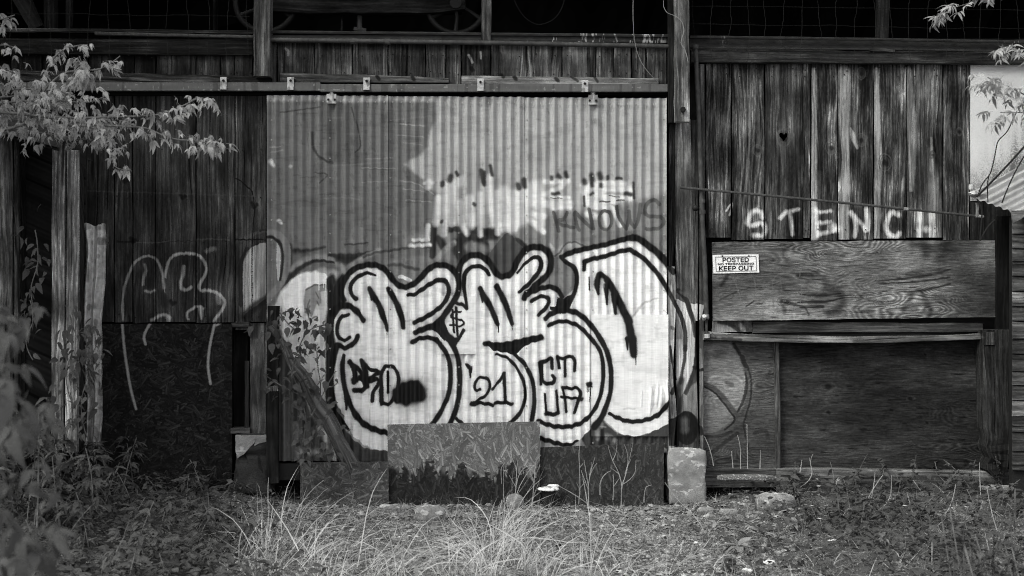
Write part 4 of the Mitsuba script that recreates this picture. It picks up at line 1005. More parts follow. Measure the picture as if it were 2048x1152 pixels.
beam(barn, 'sill', 1553, 2100, 938, 990, -.01, .2, .085, .8, y0r=946, n=8)
# corner post, rotted at the foot
m, uvb = board(at(1966, 660, -.10), at(2024, 660, -.10), at(1972, 952, -.10), at(2020, 945, -.10), .2, .020, 1.0, n=26, wob=.002)
v = m[0]
low = np.clip((at(0, 850, 0)[2] - v[:, 2]) / .4, 0, 1)
left = v[:, 0] < at(1995, 0, -.1)[0]
v[:, 0] += np.where(left, .035 * low * (1 + .8 * np.sin(v[:, 2] * 40)), -.01 * low)
v[:, 1] += .03 * low * np.abs(np.sin(v[:, 2] * 25 + v[:, 0] * 30))
part(barn, 'corner_post', m, 'board_wood', uv=uvb, label='thick corner post with a rotted splintered foot')
plank(barn, 'corner_board', 1992, 2024, 432, 662, -.03, .05, .007, .6)
plank(barn, 'knot_block', 1966, 1992, 664, 690, -.11, .05, .04, 1.0)
# shell: floor of the loft, back, sides, roof, so that the inside is dark
X0, X1 = -6.5, 7.0
zl = at(0, 70, .1)[2]
part(barn, 'loft_floor', box((X0, .16, zl - .12), (X1, 6, zl - .02)), 'plain_wood', uv=np.tile([[4 * board_id(.02, .8) + 1.5, .3]], (8, 1)) + rng.random((8, 2)))
hid = board_id(.016, .7)
for nm, lo, hi in (('back_wall', (X0, 5.9, -.2), (X1, 6.0, 6.6)), ('side_wall', (X0 - .1, .15, -.2), (X0, 6, 6.6)), ('side_wall', (X1, .15, -.2), (X1 + .1, 6, 6.6)), ('inner_wall', (X0, .29, -.2), (X1, .32, zl - .13))):
    part(barn, nm, box(lo, hi), 'plain_wood', uv=np.tile([[4 * hid + 1.5, .3]], (8, 1)) + rng.random((8, 2)))
rf = np.array([[X0 - .4, -.95, 5.35], [X1 + .4, -.95, 5.35], [X1 + .4, 6.3, 7.3], [X0 - .4, 6.3, 7.3]])
part(barn, 'roof', (np.vstack([rf, rf + [0, 0, .12]]), np.array([[0, 1, 2, 3], [4, 7, 6, 5], [0, 4, 5, 1], [1, 5, 6, 2], [2, 6, 7, 3], [3, 7, 4, 0]])), 'roof_metal', uv=rng.random((8, 2)))
for k in range(9):
    x = X0 + (X1 - X0) * (k + .5) / 9
    m, uvb = board([x - .04, -.93, 5.2], [x + .04, -.93, 5.2], [x - .04, 6, 7.06], [x + .04, 6, 7.06], .13, .02, .8, back=(0, 0, 1))
    part(barn, 'rafter', m, 'plain_wood', uv=uvb)

# door track and its brackets
track = part(barn, 'door_track', join([box((at(36, 0, -.04)[0], -.04, at(0, 181, -.04)[2]), (at(640, 0, -.04)[0], .03, at(0, 164.5, -.04)[2])), box((at(640.5, 0, -.04)[0], -.039, at(0, 183, -.04)[2]), (at(1335, 0, -.04)[0], .03, at(0, 168, -.04)[2]))]), 'track_steel', label='painted steel door track')
TB = [(143, 155, 178), (446.5, 154, 179), (581, 154, 180), (733, 155, 180), (961, 157, 182), (1170, 160, 184)]
for n_, (x, y0, y1) in enumerate(TB):
    w_ = 6.5
    tl, br = at(x - w_, y0, -.05), at(x + w_, y1, -.05)
    m = [box((tl[0], -.05, br[2]), (br[0], -.042, tl[2])), box((tl[0], -.05, tl[2] - .006), (br[0], .03, tl[2])), box((tl[0] + .004, -.062, br[2]), (br[0] - .004, -.05, br[2] + .03))]
    b_ = part(track, 'bracket', join(m), 'zinc' if n_ else 'track_steel')
    part(track, 'bolt', join([rod(at(x, y0 + 7, -.05), at(x, y0 + 7, -.066), .011, 6)]), 'black_steel')

# ------------------------------------------------------------------ the sliding door
door = thing('sliding_door', 'tall corrugated metal sliding door covered in white and black graffiti letters', 'door')
SX = [534, 652, 773, 910, 1045, 1178, 1333]
DT = lambda x: at(0, 190 + 7 * (x - 534) / 800)[2]          # the top edge slopes a little
for k, (a, b) in enumerate(zip(SX[:-1], SX[1:])):
    xa, xb = at(a, 0)[0], at(b, 0)[0] + (.014 if k < 5 else 0)
    zb = at(0, (922, 922, 924, 924, 912, 905)[k])[2]
    nx, nz = int((xb - xa) / PITCH * 14), 36
    X, t = np.meshgrid(np.linspace(xa, xb, nx), np.linspace(0, 1, nz))
    top = at(0, 190 + 7 * ((a + b) / 2 - 534) / 800)[2]
    Z = zb + (top - zb) * t
    ph = 2 * math.pi * (X - DOOR_X0) / PITCH
    P3 = np.stack([X * 2.2, Z * 1.4, 0 * X + k * 3.7], -1)
    depth = -.0135 * np.cos(ph) * (1 - .35 * np.exp(-((X - xa) / .02) ** 2)) + .016 * (meshkit.fbm(P3, 3, k) - .5) - .0035 * (k % 2)
    depth -= .007 * np.exp(-((xb - X) / .025) ** 2) if k < 5 else 0
    for _ in range(14):
        cx, cz, s_, a_ = rng.uniform(xa, xb), rng.uniform(.6, 3.3), rng.uniform(.02, .10), rng.uniform(-.010, .014)
        depth += a_ * np.exp(-((X - cx) / (s_ * .5)) ** 2 - ((Z - cz) / s_) ** 2)
    if k == 5:   # bent out and crumpled at the right edge, one fold in the upper part
        g = np.exp(-((X - xb) / .16) ** 2 - ((Z - at(0, 795)[2]) / .10) ** 2)
        depth += -.05 * g + .02 * g * np.sin(X * 160 + Z * 60)
        X = X + .02 * np.exp(-((X - xb) / .05) ** 2 - ((Z - at(0, 797)[2]) / .05) ** 2)
        fold = np.abs((X - at(1208, 0)[0]) - (at(0, 280)[2] - Z) * .18)
        depth += .010 * np.exp(-(fold / .012) ** 2) * (Z > at(0, 290)[2]) * (Z < at(0, 215)[2])
    Y = depth
    v = np.stack([X, Y, Z], -1).reshape(-1, 3)
    i, j = np.meshgrid(np.arange(nz - 1), np.arange(nx - 1), indexing='ij')
    q = np.stack([i * nx + j, i * nx + j + 1, (i + 1) * nx + j + 1, (i + 1) * nx + j], -1).reshape(-1, 4)
    part(door, 'metal_sheet', (v, q), 'door_metal', smooth=True)


def flat_patch(x0, y0, x1, y1, depth, seed):
    xa, xb, za, zb = at(x0, 0)[0], at(x1, 0)[0], at(0, y1)[2], at(0, y0)[2]
    X, Z = np.meshgrid(np.linspace(xa, xb, 60), np.linspace(za, zb, 40))
    ph = 2 * math.pi * (X - DOOR_X0) / PITCH
    Y = depth - .0012 * np.cos(ph) + .012 * (meshkit.fbm(np.stack([X * 6, Z * 6, 0 * X + seed], -1), 4, seed) - .5)
    i, j = np.meshgrid(np.arange(39), np.arange(59), indexing='ij')
    q = np.stack([i * 60 + j, i * 60 + j + 1, (i + 1) * 60 + j + 1, (i + 1) * 60 + j], -1).reshape(-1, 4)
    v = np.stack([X, Y, Z], -1).reshape(-1, 3)
    return np.vstack([v, v + [0, .002, 0]]), np.vstack([q, q[:, ::-1] + len(v)])


part(door, 'patch_sheet', flat_patch(1182, 629, 1336, 872, -.024, 1), 'door_metal', smooth=True, label='flatter metal patch in the lower right of the door')
part(door, 'patch_sheet', flat_patch(883, 592, 952, 708, -.023, 2), 'door_metal', smooth=True, label='flat metal patch under the dollar sign')
screws = []
for k in range(46):
    x = 540 + 17.4 * k
    screws.append(trimesh.creation.icosphere(subdivisions=1, radius=.0065).apply_translation(at(x + 2, 202 + 7 * (x - 534) / 800, -.011)))
for a in SX[1:]:
    for y in np.arange(240, 900, 38):
        screws.append(trimesh.creation.icosphere(subdivisions=1, radius=.006).apply_translation(at(a + 8 if a < 1300 else a - 5, y + rng.uniform(-2, 2), -.012)))
for y in np.arange(240, 640, 40):
    screws.append(trimesh.creation.icosphere(subdivisions=1, radius=.006).apply_translation(at(543, y, -.012)))
part(door, 'screws', join(screws), 'zinc', kind='stuff')
for x in (663, 1186):
    y = 187 if x < 900 else 189
    tl, br = at(x - 9.5, y + 1, -.03), at(x + 9.5, y + 20, -.03)
    h = part(door, 'hanger', join([box((tl[0], -.034, br[2]), (br[0], -.026, tl[2])), box((tl[0] + .02, -.03, tl[2]), (br[0] - .02, -.01, tl[2] + .02))]), 'zinc')
    part(h, 'bolt', join([rod(at(x + s * 6.5, y + 12, -.034), at(x + s * 6.5, y + 12, -.046), .010, 6) for s in (-1, 1)] + [rod(at(x + s * 4, y - 2, -.03), at(x + s * 4, y - 2, -.045), .007, 6) for s in (-1, 1)]), 'black_steel')
m, uvb = board(at(536, 893, .05), at(536, 922, .05), at(1330, 893, .05), at(1330, 922, .05), .04, .02)
part(door, 'bottom_rail', m, 'plain_wood', uv=uvb)
for x in (536, 1318):
    m, uvb = board(at(x, 196, .03), at(x + 13, 196, .03), at(x, 915, .03), at(x + 13, 915, .03), .035, .02)
    part(door, 'frame_board', m, 'plain_wood', uv=uvb)

# ------------------------------------------------------------------ loose boards and panels along the wall
def panel(name, quad, depths, th, tone, con, bsdf, label, cat, line=-9, lean=0, **more):
    pts = [at(x, y, dep) for (x, y), dep in zip(quad, depths)]
    m, uvp = sheet(pts, th, tone, con, line=line, **more)
    return single(name, m, bsdf, label, cat, uv=uvp)


panel('strand_board', [(775, 849), (1080, 843), (1080, 1016), (776, 1018)], [-.055, -.055, -.16, -.16], .012, .145, 1.0, 'strand_board', 'pale strand board with a dark wet foot leaning on the middle of the metal door', 'board', line=float(at(0, 936, -.1)[2]))
panel('strand_board', [(601, 925), (777, 923), (777, 1020), (600, 1020)], [-.17, -.17, -.20, -.20], .012, .070, 1.1, 'strand_board', 'low strand board standing left of the pale one, below the door', 'board')
panel('strand_board', [(1081, 895), (1328, 886), (1327, 1012), (1081, 1018)], [-.045, -.045, -.10, -.10], .012, .042, 1.0, 'strand_board', 'dark strand board below the right end of the metal door', 'board')
panel('strand_board', [(150, 648), (464, 648), (464, 985), (150, 985)], [.07] * 4, .012, .017, 1.3, 'strand_board', 'dark painted strand board closing the left wall under the planks', 'board', nx=14)
panel('plywood_board', [(1424, 484), (1990, 480), (1992, 634), (1426, 642)], [0.0] * 4, .018, .125, 1.05, 'plywood', 'wide stained plywood board with the warning sign, over the boarded window', 'board', nx=16)
m, uvb = board(at(535, 612, -.02), at(558, 612, -.02), at(533, 780, -.02), at(556, 780, -.02), .04, .016, .8)
single('short_plank', m, 'plain_wood', 'dark plank standing against the left edge of the metal door', 'plank', uv=uvb)
m, uvb = board(at(531, 777, -.05), at(556, 777, -.05), at(533, 968, -.07), at(557, 966, -.07), .04, .016, .8, n=8)
sp = single('short_plank', m, 'plain_wood', 'short dark plank stub with a pale worn top at the door post foot', 'plank', uv=uvb)
m, uvb = board(at(532, 773, -.053), at(555, 772, -.053), at(531, 783, -.053), at(556, 782, -.053), .042, .10, 1.0, n=4)
part(sp, 'worn_top', m, 'plain_wood', uv=uvb, label='pale worn end of the plank')
single('opening_block', join([box(at(556, 960, .0) + [0, -.01, 0], at(600, 927, .0) + [0, .2, 0])]), 'black_steel', 'black block painting in the dark opening below the left corner of the door', 'box')  # solid black block stands in for the dark opening here
m, uvb = board(at(1260, 962, -.03), at(1334, 958, -.03), at(1262, 972, -.03), at(1334, 970, -.03), .05, .05)
single('plank_scrap', m, 'plain_wood', 'short scrap of wood in the dark gap left of the right concrete pier', 'plank', uv=uvb)

# piers
def pier(x0, x1, y0, y1, depth, th, label, seed, cut=None):
    a, b = at(x0, y1, depth), at(x1, y0, depth)
    m = trimesh.creation.box(extents=(1, 1, 1))
    for _ in range(4):
        m = m.subdivide()
    v = m.vertices * np.array([b[0] - a[0], th, b[2] - a[2]])
    r = np.minimum(.5 - np.abs(m.vertices), 1)
    e = np.sort(r, axis=1)
    worn = np.clip(.07 - e[:, 1], 0, 1)
    v = v * (1 - 1.3 * worn[:, None] * .4) + (meshkit.fbm(v * 8 + seed, 4, seed)[:, None] - .5) * .055
    if cut:
        v[:, 1] += cut * (meshkit.fbm(v * np.array([5, 1, 5]) + 3, 2, 4) > .5) * (v[:, 2] < .1) * .5
    v += np.array([(a[0] + b[0]) / 2, depth + th / 2, (a[2] + b[2]) / 2])
    return single('concrete_pier', (v, m.faces), 'old_concrete' if cut else 'concrete', label, 'concrete pier', smooth=50)


pier(1338, 1413, 900, 1010, -.10, .35, 'chipped concrete pier with pale flakes right of the metal door', 3)
lpier = pier(468, 540, 870, 990, -.02, .3, 'crumbling dark concrete pier under the door post at the left', 8, .08)
for pts, dep in (([(470, 871), (514, 871), (510, 884), (498, 897), (488, 908), (474, 917), (471, 900)], -.035), ([(514, 871), (536, 870), (536, 884), (520, 886), (508, 892)], -.03)):
    m = trimesh.creation.extrude_polygon(Polygon([tuple(at(a, b, dep)[[0, 2]]) for a, b in pts]), .06, engine='earcut').subdivide().subdivide()
    v = np.stack([m.vertices[:, 0], dep + m.vertices[:, 2], m.vertices[:, 1]], 1)
    part(lpier, 'mortar', (v + (meshkit.fbm(v * 30, 3, 2)[:, None] - .5) * .012, m.faces), 'concrete', label='pale smear of mortar on the pier')
for x0, x1, y, s in ((1435, 1546, 950, 1), (1960, 2020, 971, 2)):
    a = at((x0 + x1) / 2, y + 5, -.12)
    v, f = rounded_rock((.0041 * (x1 - x0), .10, .045), s, 3, .3, .45)
    single('concrete_lump', (v + a, f), 'whitewash' if s == 1 else 'stone', ('pale strip of spilled concrete below the old painted ring', 'grey lump of concrete at the foot of the rotted corner post')[s - 1], 'concrete', smooth=True)

# ------------------------------------------------------------------ sign
sign = thing('warning_sign', 'white warning sign in black capitals at the left end of the stained plywood', 'sign')
c = [at(1425, 510, -.012), at(1517, 508.5, -.012), at(1518.5, 545, -.012), at(1427, 547, -.012)]
m, _ = sheet(c, .003, .8, nx=8, nz=4, wob=.0006)
part(sign, 'plate', m, 'sign_white')


def lettering(text, x0, x1, y0, y1, depth):
    m = meshkit.text_mesh(text, 1.0, .0015, bold=True)
    v = m.vertices
    cap = meshkit.text_mesh('H', 1.0, .0015, bold=True).vertices
    lo, hi = v[:, 0].min(), v[:, 0].max()
    zl_, zh_ = cap[:, 1].min(), cap[:, 1].max()
    s, t = (v[:, 0] - lo) / (hi - lo), (v[:, 1] - zl_) / (zh_ - zl_)
    a, b = at(x0, y1, depth), at(x1, y0, depth)
    X = a[0] + s * (b[0] - a[0])
    return np.stack([X, depth - v[:, 2], a[2] + t * (b[2] - a[2]) + .016 * (X - a[0])], 1), m.faces[:, ::-1]


for t_, x0, x1, y0, y1 in (('POSTED', 1445, 1497.5, 515.2, 524.4), ('NO TRESPASSING', 1435.5, 1508, 526.3, 530.3), ('KEEP OUT', 1438, 1506.5, 532.3, 541.3)):
    part(sign, 'lettering', lettering(t_, x0, x1, y0, y1, -.0145), 'sign_black')
fr = [at(1431, 514, -.0145), at(1512, 512.6, -.0145), at(1513, 541.5, -.0145), at(1432.5, 543, -.0145)]
part(sign, 'border', join([rod(fr[k], fr[(k + 1) % 4], .0016, 4) for k in range(4)]), 'sign_black')
for x in (1444.5, 1497.5):
    part(sign, 'staple', box(at(x - 1.2, 513, -.018), at(x + 1.2, 510.5, -.013)), 'black_steel')

# ------------------------------------------------------------------ pipes, rod, wires
pipe = thing('conduit_pipe', 'upright dark conduit pipe right of the door, from the loft rail down to the ledge', 'pipe')
part(pipe, 'tube', tube(spline([at(1391, 92, -.04), at(1394, 160, -.04), at(1400, 300, -.04), at(1404, 420, -.04), at(1411, 560, -.03), at(1413, 640, -.02)], 30), .018, 10), 'dark_steel', smooth=40)
part(pipe, 'tube', tube(spline([at(1413, 640, -.02), at(1414, 672, -.02), at(1432, 674, -.03)], 10), .011, 8), 'dark_steel', smooth=40)
for x, y, r in ((1391, 94, .026), (1404, 402, .024), (1404.5, 424, .024), (1412.5, 633, .022), (1414, 672, .022)):
    part(pipe, 'coupling', rod(at(x, y - 4, -.038), at(x + .3, y + 4, -.038), r, 10), 'dark_steel' if y < 600 else 'zinc')
part(pipe, 'valve', join([rod(at(1408, 638, -.05), at(1408, 632, -.09), .016, 8), rod(at(1404, 634, -.06), at(1414, 634, -.06), .01, 8)]), 'zinc')
part(pipe, 'knob', trimesh.creation.icosphere(subdivisions=2, radius=.026).apply_translation(at(1391, 416, -.03)), 'black_steel')
iron = thing('iron_rod', 'thin iron rod sloping across the dark boards above the painted word', 'rod')
part(iron, 'bar', tube(spline([at(1360, 375, -.07), at(1480, 386, -.06), at(1700, 407, -.05), at(1968, 434, -.04)], 24), .0105, 8), 'dark_steel', smooth=40)
part(iron, 'clip', join([rod(at(1808, 417.5, -.055), at(1816, 418.3, -.055), .014, 8)]), 'zinc')
part(iron, 'clip', join([rod(at(1952, 432, -.055), at(1966, 433.5, -.055), .013, 8)]), 'zinc')
lw = [at(1268, -30, -.1), at(1266, 20, -.1), at(1267, 60, -.1), at(1272, 95, -.09), at(1283, 125, -.08), at(1298, 146, -.06), at(1316, 163, -.02)]
single('loose_wire', tube(spline(lw, 40), .0026, 5), 'pale_wire', 'thin pale wire hanging in a curve from the loft to the track board', 'wire')
lw = [at(1330, -20, -.19), at(1327, 10, -.19), at(1334, 25, -.19), at(1350, 32, -.18), at(1364, 44, -.18), at(1368, 60, -.18), at(1362, 85, -.18), at(1370, 100, -.18), at(1376, 125, -.18)]
single('loose_wire', tube(spline(lw, 40), .003, 5), 'pale_wire', 'crooked wire wound over the long hanging post', 'wire')
lw = [at(1025, -20, .3), at(1050, 35, .3), at(1078, 49, .3), at(1105, 40, .3), at(1130, -10, .3)]
single('loose_wire', tube(spline(lw, 30), .003, 5), 'wire_steel', 'faint dark wire looping in the open loft right of the middle post', 'wire')


def wire_mesh(xs, rows, y_top, y_bot, depth, label):
    parts = []
    for x in xs:
        pts = [at(x + rng.normal(0, 1.2) + 3 * math.sin(y * .03 + x), y, depth + rng.normal(0, .006)) for y in np.linspace(y_top, y_bot, 9)]
        parts.append(tube(spline(pts, 16), .0016, 4, False))
    for y in rows:
        pts = [at(x, y + rng.normal(0, 1) + .012 * (x - xs[0]), depth - .002 + rng.normal(0, .006)) for x in np.linspace(xs[0] - 6, xs[-1] + 6, 14)]
        parts.append(tube(spline(pts, 40), .0016, 4, False))
    return single('wire_mesh', join(parts), 'wire_steel', label, 'wire mesh')


wire_mesh(list(np.arange(1387, 2110, 36)), [-62, -25, 12, 49, 86, 122], -90, 125, -.06, 'square wire mesh over the right loft opening and its beam')
wire_mesh(list(np.arange(20, 512, 39.5)), [-50, -12, 27, 64, 103], -90, 112, -.10, 'square wire mesh over the left loft opening')

# ------------------------------------------------------------------ cart in the loft
cart = thing('handcart', 'old dark wooden cart with spoked iron wheels standing in the loft above the door', 'cart')
m, uvb = board(at(536, -70, .5), at(536, 20, .5), at(930, -70, .5), at(930, 18, .5), .12, .012, 1.0, n=16)
v = m[0]
tt = (v[:, 0] - v[:, 0].min()) / np.ptp(v[:, 0])
v[:, 2] -= np.where(v[:, 2] < at(0, 5, .5)[2], .05 * np.clip(4.5 * tt * (1 - tt), 0, .6), 0)
part(cart, 'side_beam', m, 'plain_wood', uv=uvb)
part(cart, 'bed', box(at(540, -10, .62), at(925, -60, 1.5)), 'plain_wood', uv=np.tile([[4 * hid + 1.5, .3]], (8, 1)) + rng.random((8, 2)))
part(cart, 'leg', join([rod(at(719, 20, .6), at(719, 60, .6), .022, 8), rod(at(708, 58, .6), at(732, 61, .6), .02, 8)]), 'dark_steel')
part(cart, 'brake_rod', rod(at(684, 30, .7), at(683, 62, .7), .008, 6), 'dark_steel')
for cx, cy, r in ((531, 3, 60), (912, 8, 58)):
    c, R = at(cx, cy, .56), r * .0042
    a = np.linspace(0, 2 * np.pi, 49)
    wh = part(cart, 'wheel', tube(np.stack([c[0] + R * np.cos(a), 0 * a + .56, c[2] + R * np.sin(a)], 1), .024, 8, False), 'black_steel', smooth=40)
    for q in range(6):
        b_ = q * np.pi / 3 + .5
        part(wh, 'spoke', tube([c + [.04 * math.cos(b_), 0, .04 * math.sin(b_)], c + [R * .5 * math.cos(b_ + .08), .01, R * .5 * math.sin(b_ + .08)], c + [R * math.cos(b_), 0, R * math.sin(b_)]], [.02, .014, .02], 7), 'black_steel', smooth=40)
    part(wh, 'hub', rod(c - [0, .07, 0], c + [0, .07, 0], .05, 14), 'black_steel')

# ------------------------------------------------------------------ shed at the left edge
shed = thing('side_shed', 'dark board shed with an overgrown roof at the left edge', 'shed')
SY = -0.72
for x0, x1, y0, y1, tone, x0b, x1b in ((-60, 27, 250, 960, .045, -60, 25), (27, 38, 255, 960, .022, 27, 37), (103, 131, 285, 900, .095, 101, 127), (133, 158, 300, 905, .125, 128, 156)):
    plank(shed, 'board', x0, x1, y0, y1, SY, .04, tone, 1.25, bsdf='plain_wood', x0b=x0b, x1b=x1b, n=8)
plank(shed, 'post', 40, 52, 250, 960, SY + .25, .1, .012, .7, bsdf='plain_wood')
lf = at(-330, 0, SY)[0]
rx = at(156, 0, SY)[0]
for nm, lo, hi in (('back_wall', (lf, -.46, -.1), (rx - .02, -.42, 2.9)), ('inner_wall', (rx - .05, SY + .05, -.1), (rx - .03, -.47, 2.65))):
    part(shed, nm, box(lo, hi), 'plain_wood', uv=np.tile([[4 * hid + 1.5, .3]], (8, 1)) + rng.random((8, 2)))
a, b, c_, e_ = at(-400, 130, SY - .35), at(118, 262, SY - .35), at(128, 250, -.4), at(-400, 118, -.4)
rv = np.array([a, b, c_, e_])
part(shed, 'roof', (np.vstack([rv - [0, 0, .12], rv]), np.array([[0, 3, 2, 1], [4, 5, 6, 7], [0, 1, 5, 4], [1, 2, 6, 5], [2, 3, 7, 6], [3, 0, 4, 7]])), 'old_concrete', uv=rng.random((8, 2)))
for k, y0 in enumerate((SY - .33, SY + .5)):
    m, uvb = board([a[0], y0, a[2] - .14], [a[0], y0, a[2] - .01], [b[0] - .02, y0, b[2] - .14], [b[0] - .02, y0, b[2] - .012], .05, .014, .8)
    part(shed, 'rafter', m, 'plain_wood', uv=uvb)
m, uvb = board(at(72, 224, SY - .36), at(82, 221, SY - .36), at(104, 243, SY - .36), at(112, 240, SY - .36), .05, .16, .8, n=4)
part(shed, 'roof_edge', m, 'plain_wood', uv=uvb, label='pale weathered end of the roof board')

# crumpled metal strip
zt, zb = at(0, 449, -.45)[2], at(0, 892, -.45)[2]
nx, nz = 40, 60
U, t = np.meshgrid(np.linspace(0, 1, nx), np.linspace(0, 1, nz))
xl, xr = at(165, 0, -.45)[0], at(209, 0, -.45)[0]
X = xl + (xr - xl) * U - .03 * (1 - t) * U + .012 * np.sin(t * 9)
Z = zb + (zt - zb) * t + .012 * np.sin(U * 9)
Y = -.45 + .022 * np.cos(U * 2 * np.pi * 2.3) * (1 - .6 * np.clip((t - .85) / .15, 0, 1)) + .075 * (meshkit.fbm(np.stack([U * 3, t * 9, 0 * U], -1), 4, 2) - .5) + .03 * np.abs(np.sin(t * 11)) * (U > .7)
v = np.stack([X, Y, Z], -1).reshape(-1, 3)
i, j = np.meshgrid(np.arange(nz - 1), np.arange(nx - 1), indexing='ij')
q = np.stack([i * nx + j, i * nx + j + 1, (i + 1) * nx + j + 1, (i + 1) * nx + j], -1).reshape(-1, 4)
single('metal_strip', (v, q), 'zinc', 'narrow crumpled strip of corrugated metal standing beside the left shed', 'metal strip', smooth=True)

# ------------------------------------------------------------------ shed at the right edge
side = thing('lean_to', 'clapboard lean-to with a corrugated metal roof at the right edge', 'shed')
A0, E, U_ = at(1938, 391, -.25), np.array([1.15, -.50, -.54]), np.array([1.25, .30, .62])
nx, nz = 120, 8
a, b = np.meshgrid(np.linspace(0, 1, nx), np.linspace(0, 1, nz))
n_ = np.cross(E, U_)
n_ /= np.linalg.norm(n_)
R3 = A0 + a[..., None] * E + b[..., None] * U_ + n_ * (.012 * np.cos(a * 2 * np.pi * 22))[..., None] + n_ * (.03 * (meshkit.fbm(np.stack([a * 4, b * 4, 0 * a], -1), 2, 6) - .5))[..., None]
i, j = np.meshgrid(np.arange(nz - 1), np.arange(nx - 1), indexing='ij')
q = np.stack([i * nx + j, i * nx + j + 1, (i + 1) * nx + j + 1, (i + 1) * nx + j], -1).reshape(-1, 4)
part(side, 'roof', (R3.reshape(-1, 3), q), 'roof_metal', smooth=True, uv=np.stack([a * 3, b * 2], -1).reshape(-1, 2))
part(side, 'roof_flashing', tube([at(1940, 388, -.24), at(1975, 372, -.20), at(2010, 352, -.15), at(2070, 318, -.08)], .014, 6), 'zinc', label='bent metal flashing along the top of the roof')
part(side, 'roof_corner', (rounded_rock((.09, .05, .04), 5, 3, .4)[0] + at(1950, 387, -.26), rounded_rock((.09, .05, .04), 5, 3, .4)[1]), 'zinc', smooth=True, label='crumpled pale corner of the roof')
CY = -.35
for k, (y0, y1, tone) in enumerate(((432, 466, .05), (466, 494, .06), (494, 520, .045), (520, 550, .05), (550, 580, .055), (580, 610, .06), (610, 640, .05), (640, 676, .075), (676, 706, .03), (706, 740, .045), (740, 768, .05), (768, 798, .04), (798, 830, .095), (830, 862, .035), (862, 900, .03), (900, 940, .025))):
    m, uvb = board(at(2025, y0 + 4, CY + .006), at(2025, y1 + 2, CY - .006), at(2200, y0 + 8, CY + .006), at(2200, y1 + 6, CY - .006), .012, tone, .9, n=5)
    part(side, 'clapboard', m, 'plain_wood', uv=uvb)
part(side, 'wall_core', box((at(2027, 0, CY)[0], CY + .03, -.1), (at(2200, 0, CY)[0], CY + .1, at(0, 432, CY)[2])), 'black_steel')
m, uvb = board(at(2024, 421, -.5), at(2027, 448, -.5), at(2070, 419, -.5), at(2070, 420.5, -.5), .03, .12, .7, n=4)
part(side, 'fascia', m, 'plain_wood', uv=uvb, label='pale wedge of fascia board under the eave')
m, uvb = board(at(1953, 405, -.2), at(1958, 405, -.2), at(1953, 432, -.2), at(1959, 432, -.2), .02, .13, .7, n=4)
part(side, 'bracket', m, 'plain_wood', uv=uvb)

# ------------------------------------------------------------------ plants: leaves, blades, stems
def ground_at(px, py):
    """The point of the ground seen at this place of the photograph."""
    z = 0.0
    for _ in range(4):
        k = (EYE - z) / max(py - 576, 1)
        x, y = (px - 1024) * k, k * F - D
        z = float(ground_z(x, y))
    return np.array([x, y, z])


def leaf_shape(length=1.0, width=.42, n=6, droop=.35, fold=.22, teeth=0.0, tip=1.0):
    """One leaf along +y, its face up: pointed, folded along the midrib, bending down; returns (v, f)."""
    t = np.linspace(0, 1, n)
    w = np.sin(np.pi * np.clip(t, 0, 1) ** .75) ** .9 * (1 - .35 * tip * t) * width / 2
    w[0] = .02
    w[-1] = .0
    if teeth:
        w[1:-1] *= 1 + teeth * np.where(np.arange(1, n - 1) % 2, 1, -.6)
    y, z = t * length * (1 - .12 * droop * t), -droop * length * t**2
    L = np.stack([-w * length, y - .03 * teeth, z + fold * w * length], 1)
    C = np.stack([0 * t, y, z], 1)
    R = np.stack([w * length, y - .03 * teeth, z + fold * w * length], 1)
    v = np.stack([L, C, R], 1).reshape(-1, 3)
    f = []
    for k in range(n - 1):
        a, b = 3 * k, 3 * k + 3
        f += [[a, a + 1, b + 1], [a, b + 1, b], [a + 1, a + 2, b + 2], [a + 1, b + 2, b + 1]]
    return v, np.array(f)


def rot(yaw=0., pitch=0., roll=0.):
    cy, sy, cp, sp, cr, sr = np.cos(yaw), np.sin(yaw), np.cos(pitch), np.sin(pitch), np.cos(roll), np.sin(roll)
    Z = np.array([[cy, -sy, 0], [sy, cy, 0], [0, 0, 1]])
    X = np.array([[1, 0, 0], [0, cp, -sp], [0, sp, cp]])
    Y = np.array([[cr, 0, sr], [0, 1, 0], [-sr, 0, cr]])
    return Z @ X @ Y


def compound(seed, n=5, length=.1, width=.42, fan=1.25, droop=.5, kind='palm', teeth=0.0):
    """A compound leaf: leaflets on a short stalk along +y."""
    r = np.random.default_rng(seed)
    parts = []
    for k in range(n):
        s = 1 - .45 * abs(k - (n - 1) / 2) / max((n - 1) / 2, 1) + r.uniform(-.1, .1)
        v, f = leaf_shape(length * s, width, 6 if not teeth else 8, droop + r.uniform(-.15, .2), .25, teeth)
        if kind == 'palm':
            a, base = fan * (k - (n - 1) / 2) / max((n - 1) / 2, 1), np.array([0, .35 * length, 0])
        else:
            side = 0 if k == n - 1 else (1 if k % 2 else -1)
            a, base = -side * (1.0 + r.uniform(-.1, .1)), np.array([0, length * (.45 + .33 * (k // 2)), 0])
        parts.append((v @ rot(-a + r.uniform(-.12, .12), r.uniform(-.35, .1), r.uniform(-.4, .4)).T + base, f))
    top = length * (.45 + (.33 * ((n - 1) // 2) if kind != 'palm' else -.1))
    parts.append(tube([[0, 0, 0], [0, top * .5, .01 * length], [0, top, 0]], length * .018, 3, False))
    return join(parts)


def to_world(pos, R, s=1.0):
    m = np.eye(4)
    m[:3, :3], m[:3, 3] = R * s, pos
    return T(m)


VAR = {}


def variants(name, makers, bsdf):
    VAR[name] = [mikit.ply(m, bsdf, smooth=True) for m in makers]


def leaf_part(parent, name, var, pos, R, s=1.0):
    key = numbered_fast(f'{parent}__{name}')
    scene[key] = {**VAR[var][int(rng.integers(len(VAR[var])))], 'to_world': to_world(pos, R, s)}
    return key


COUNT = {}


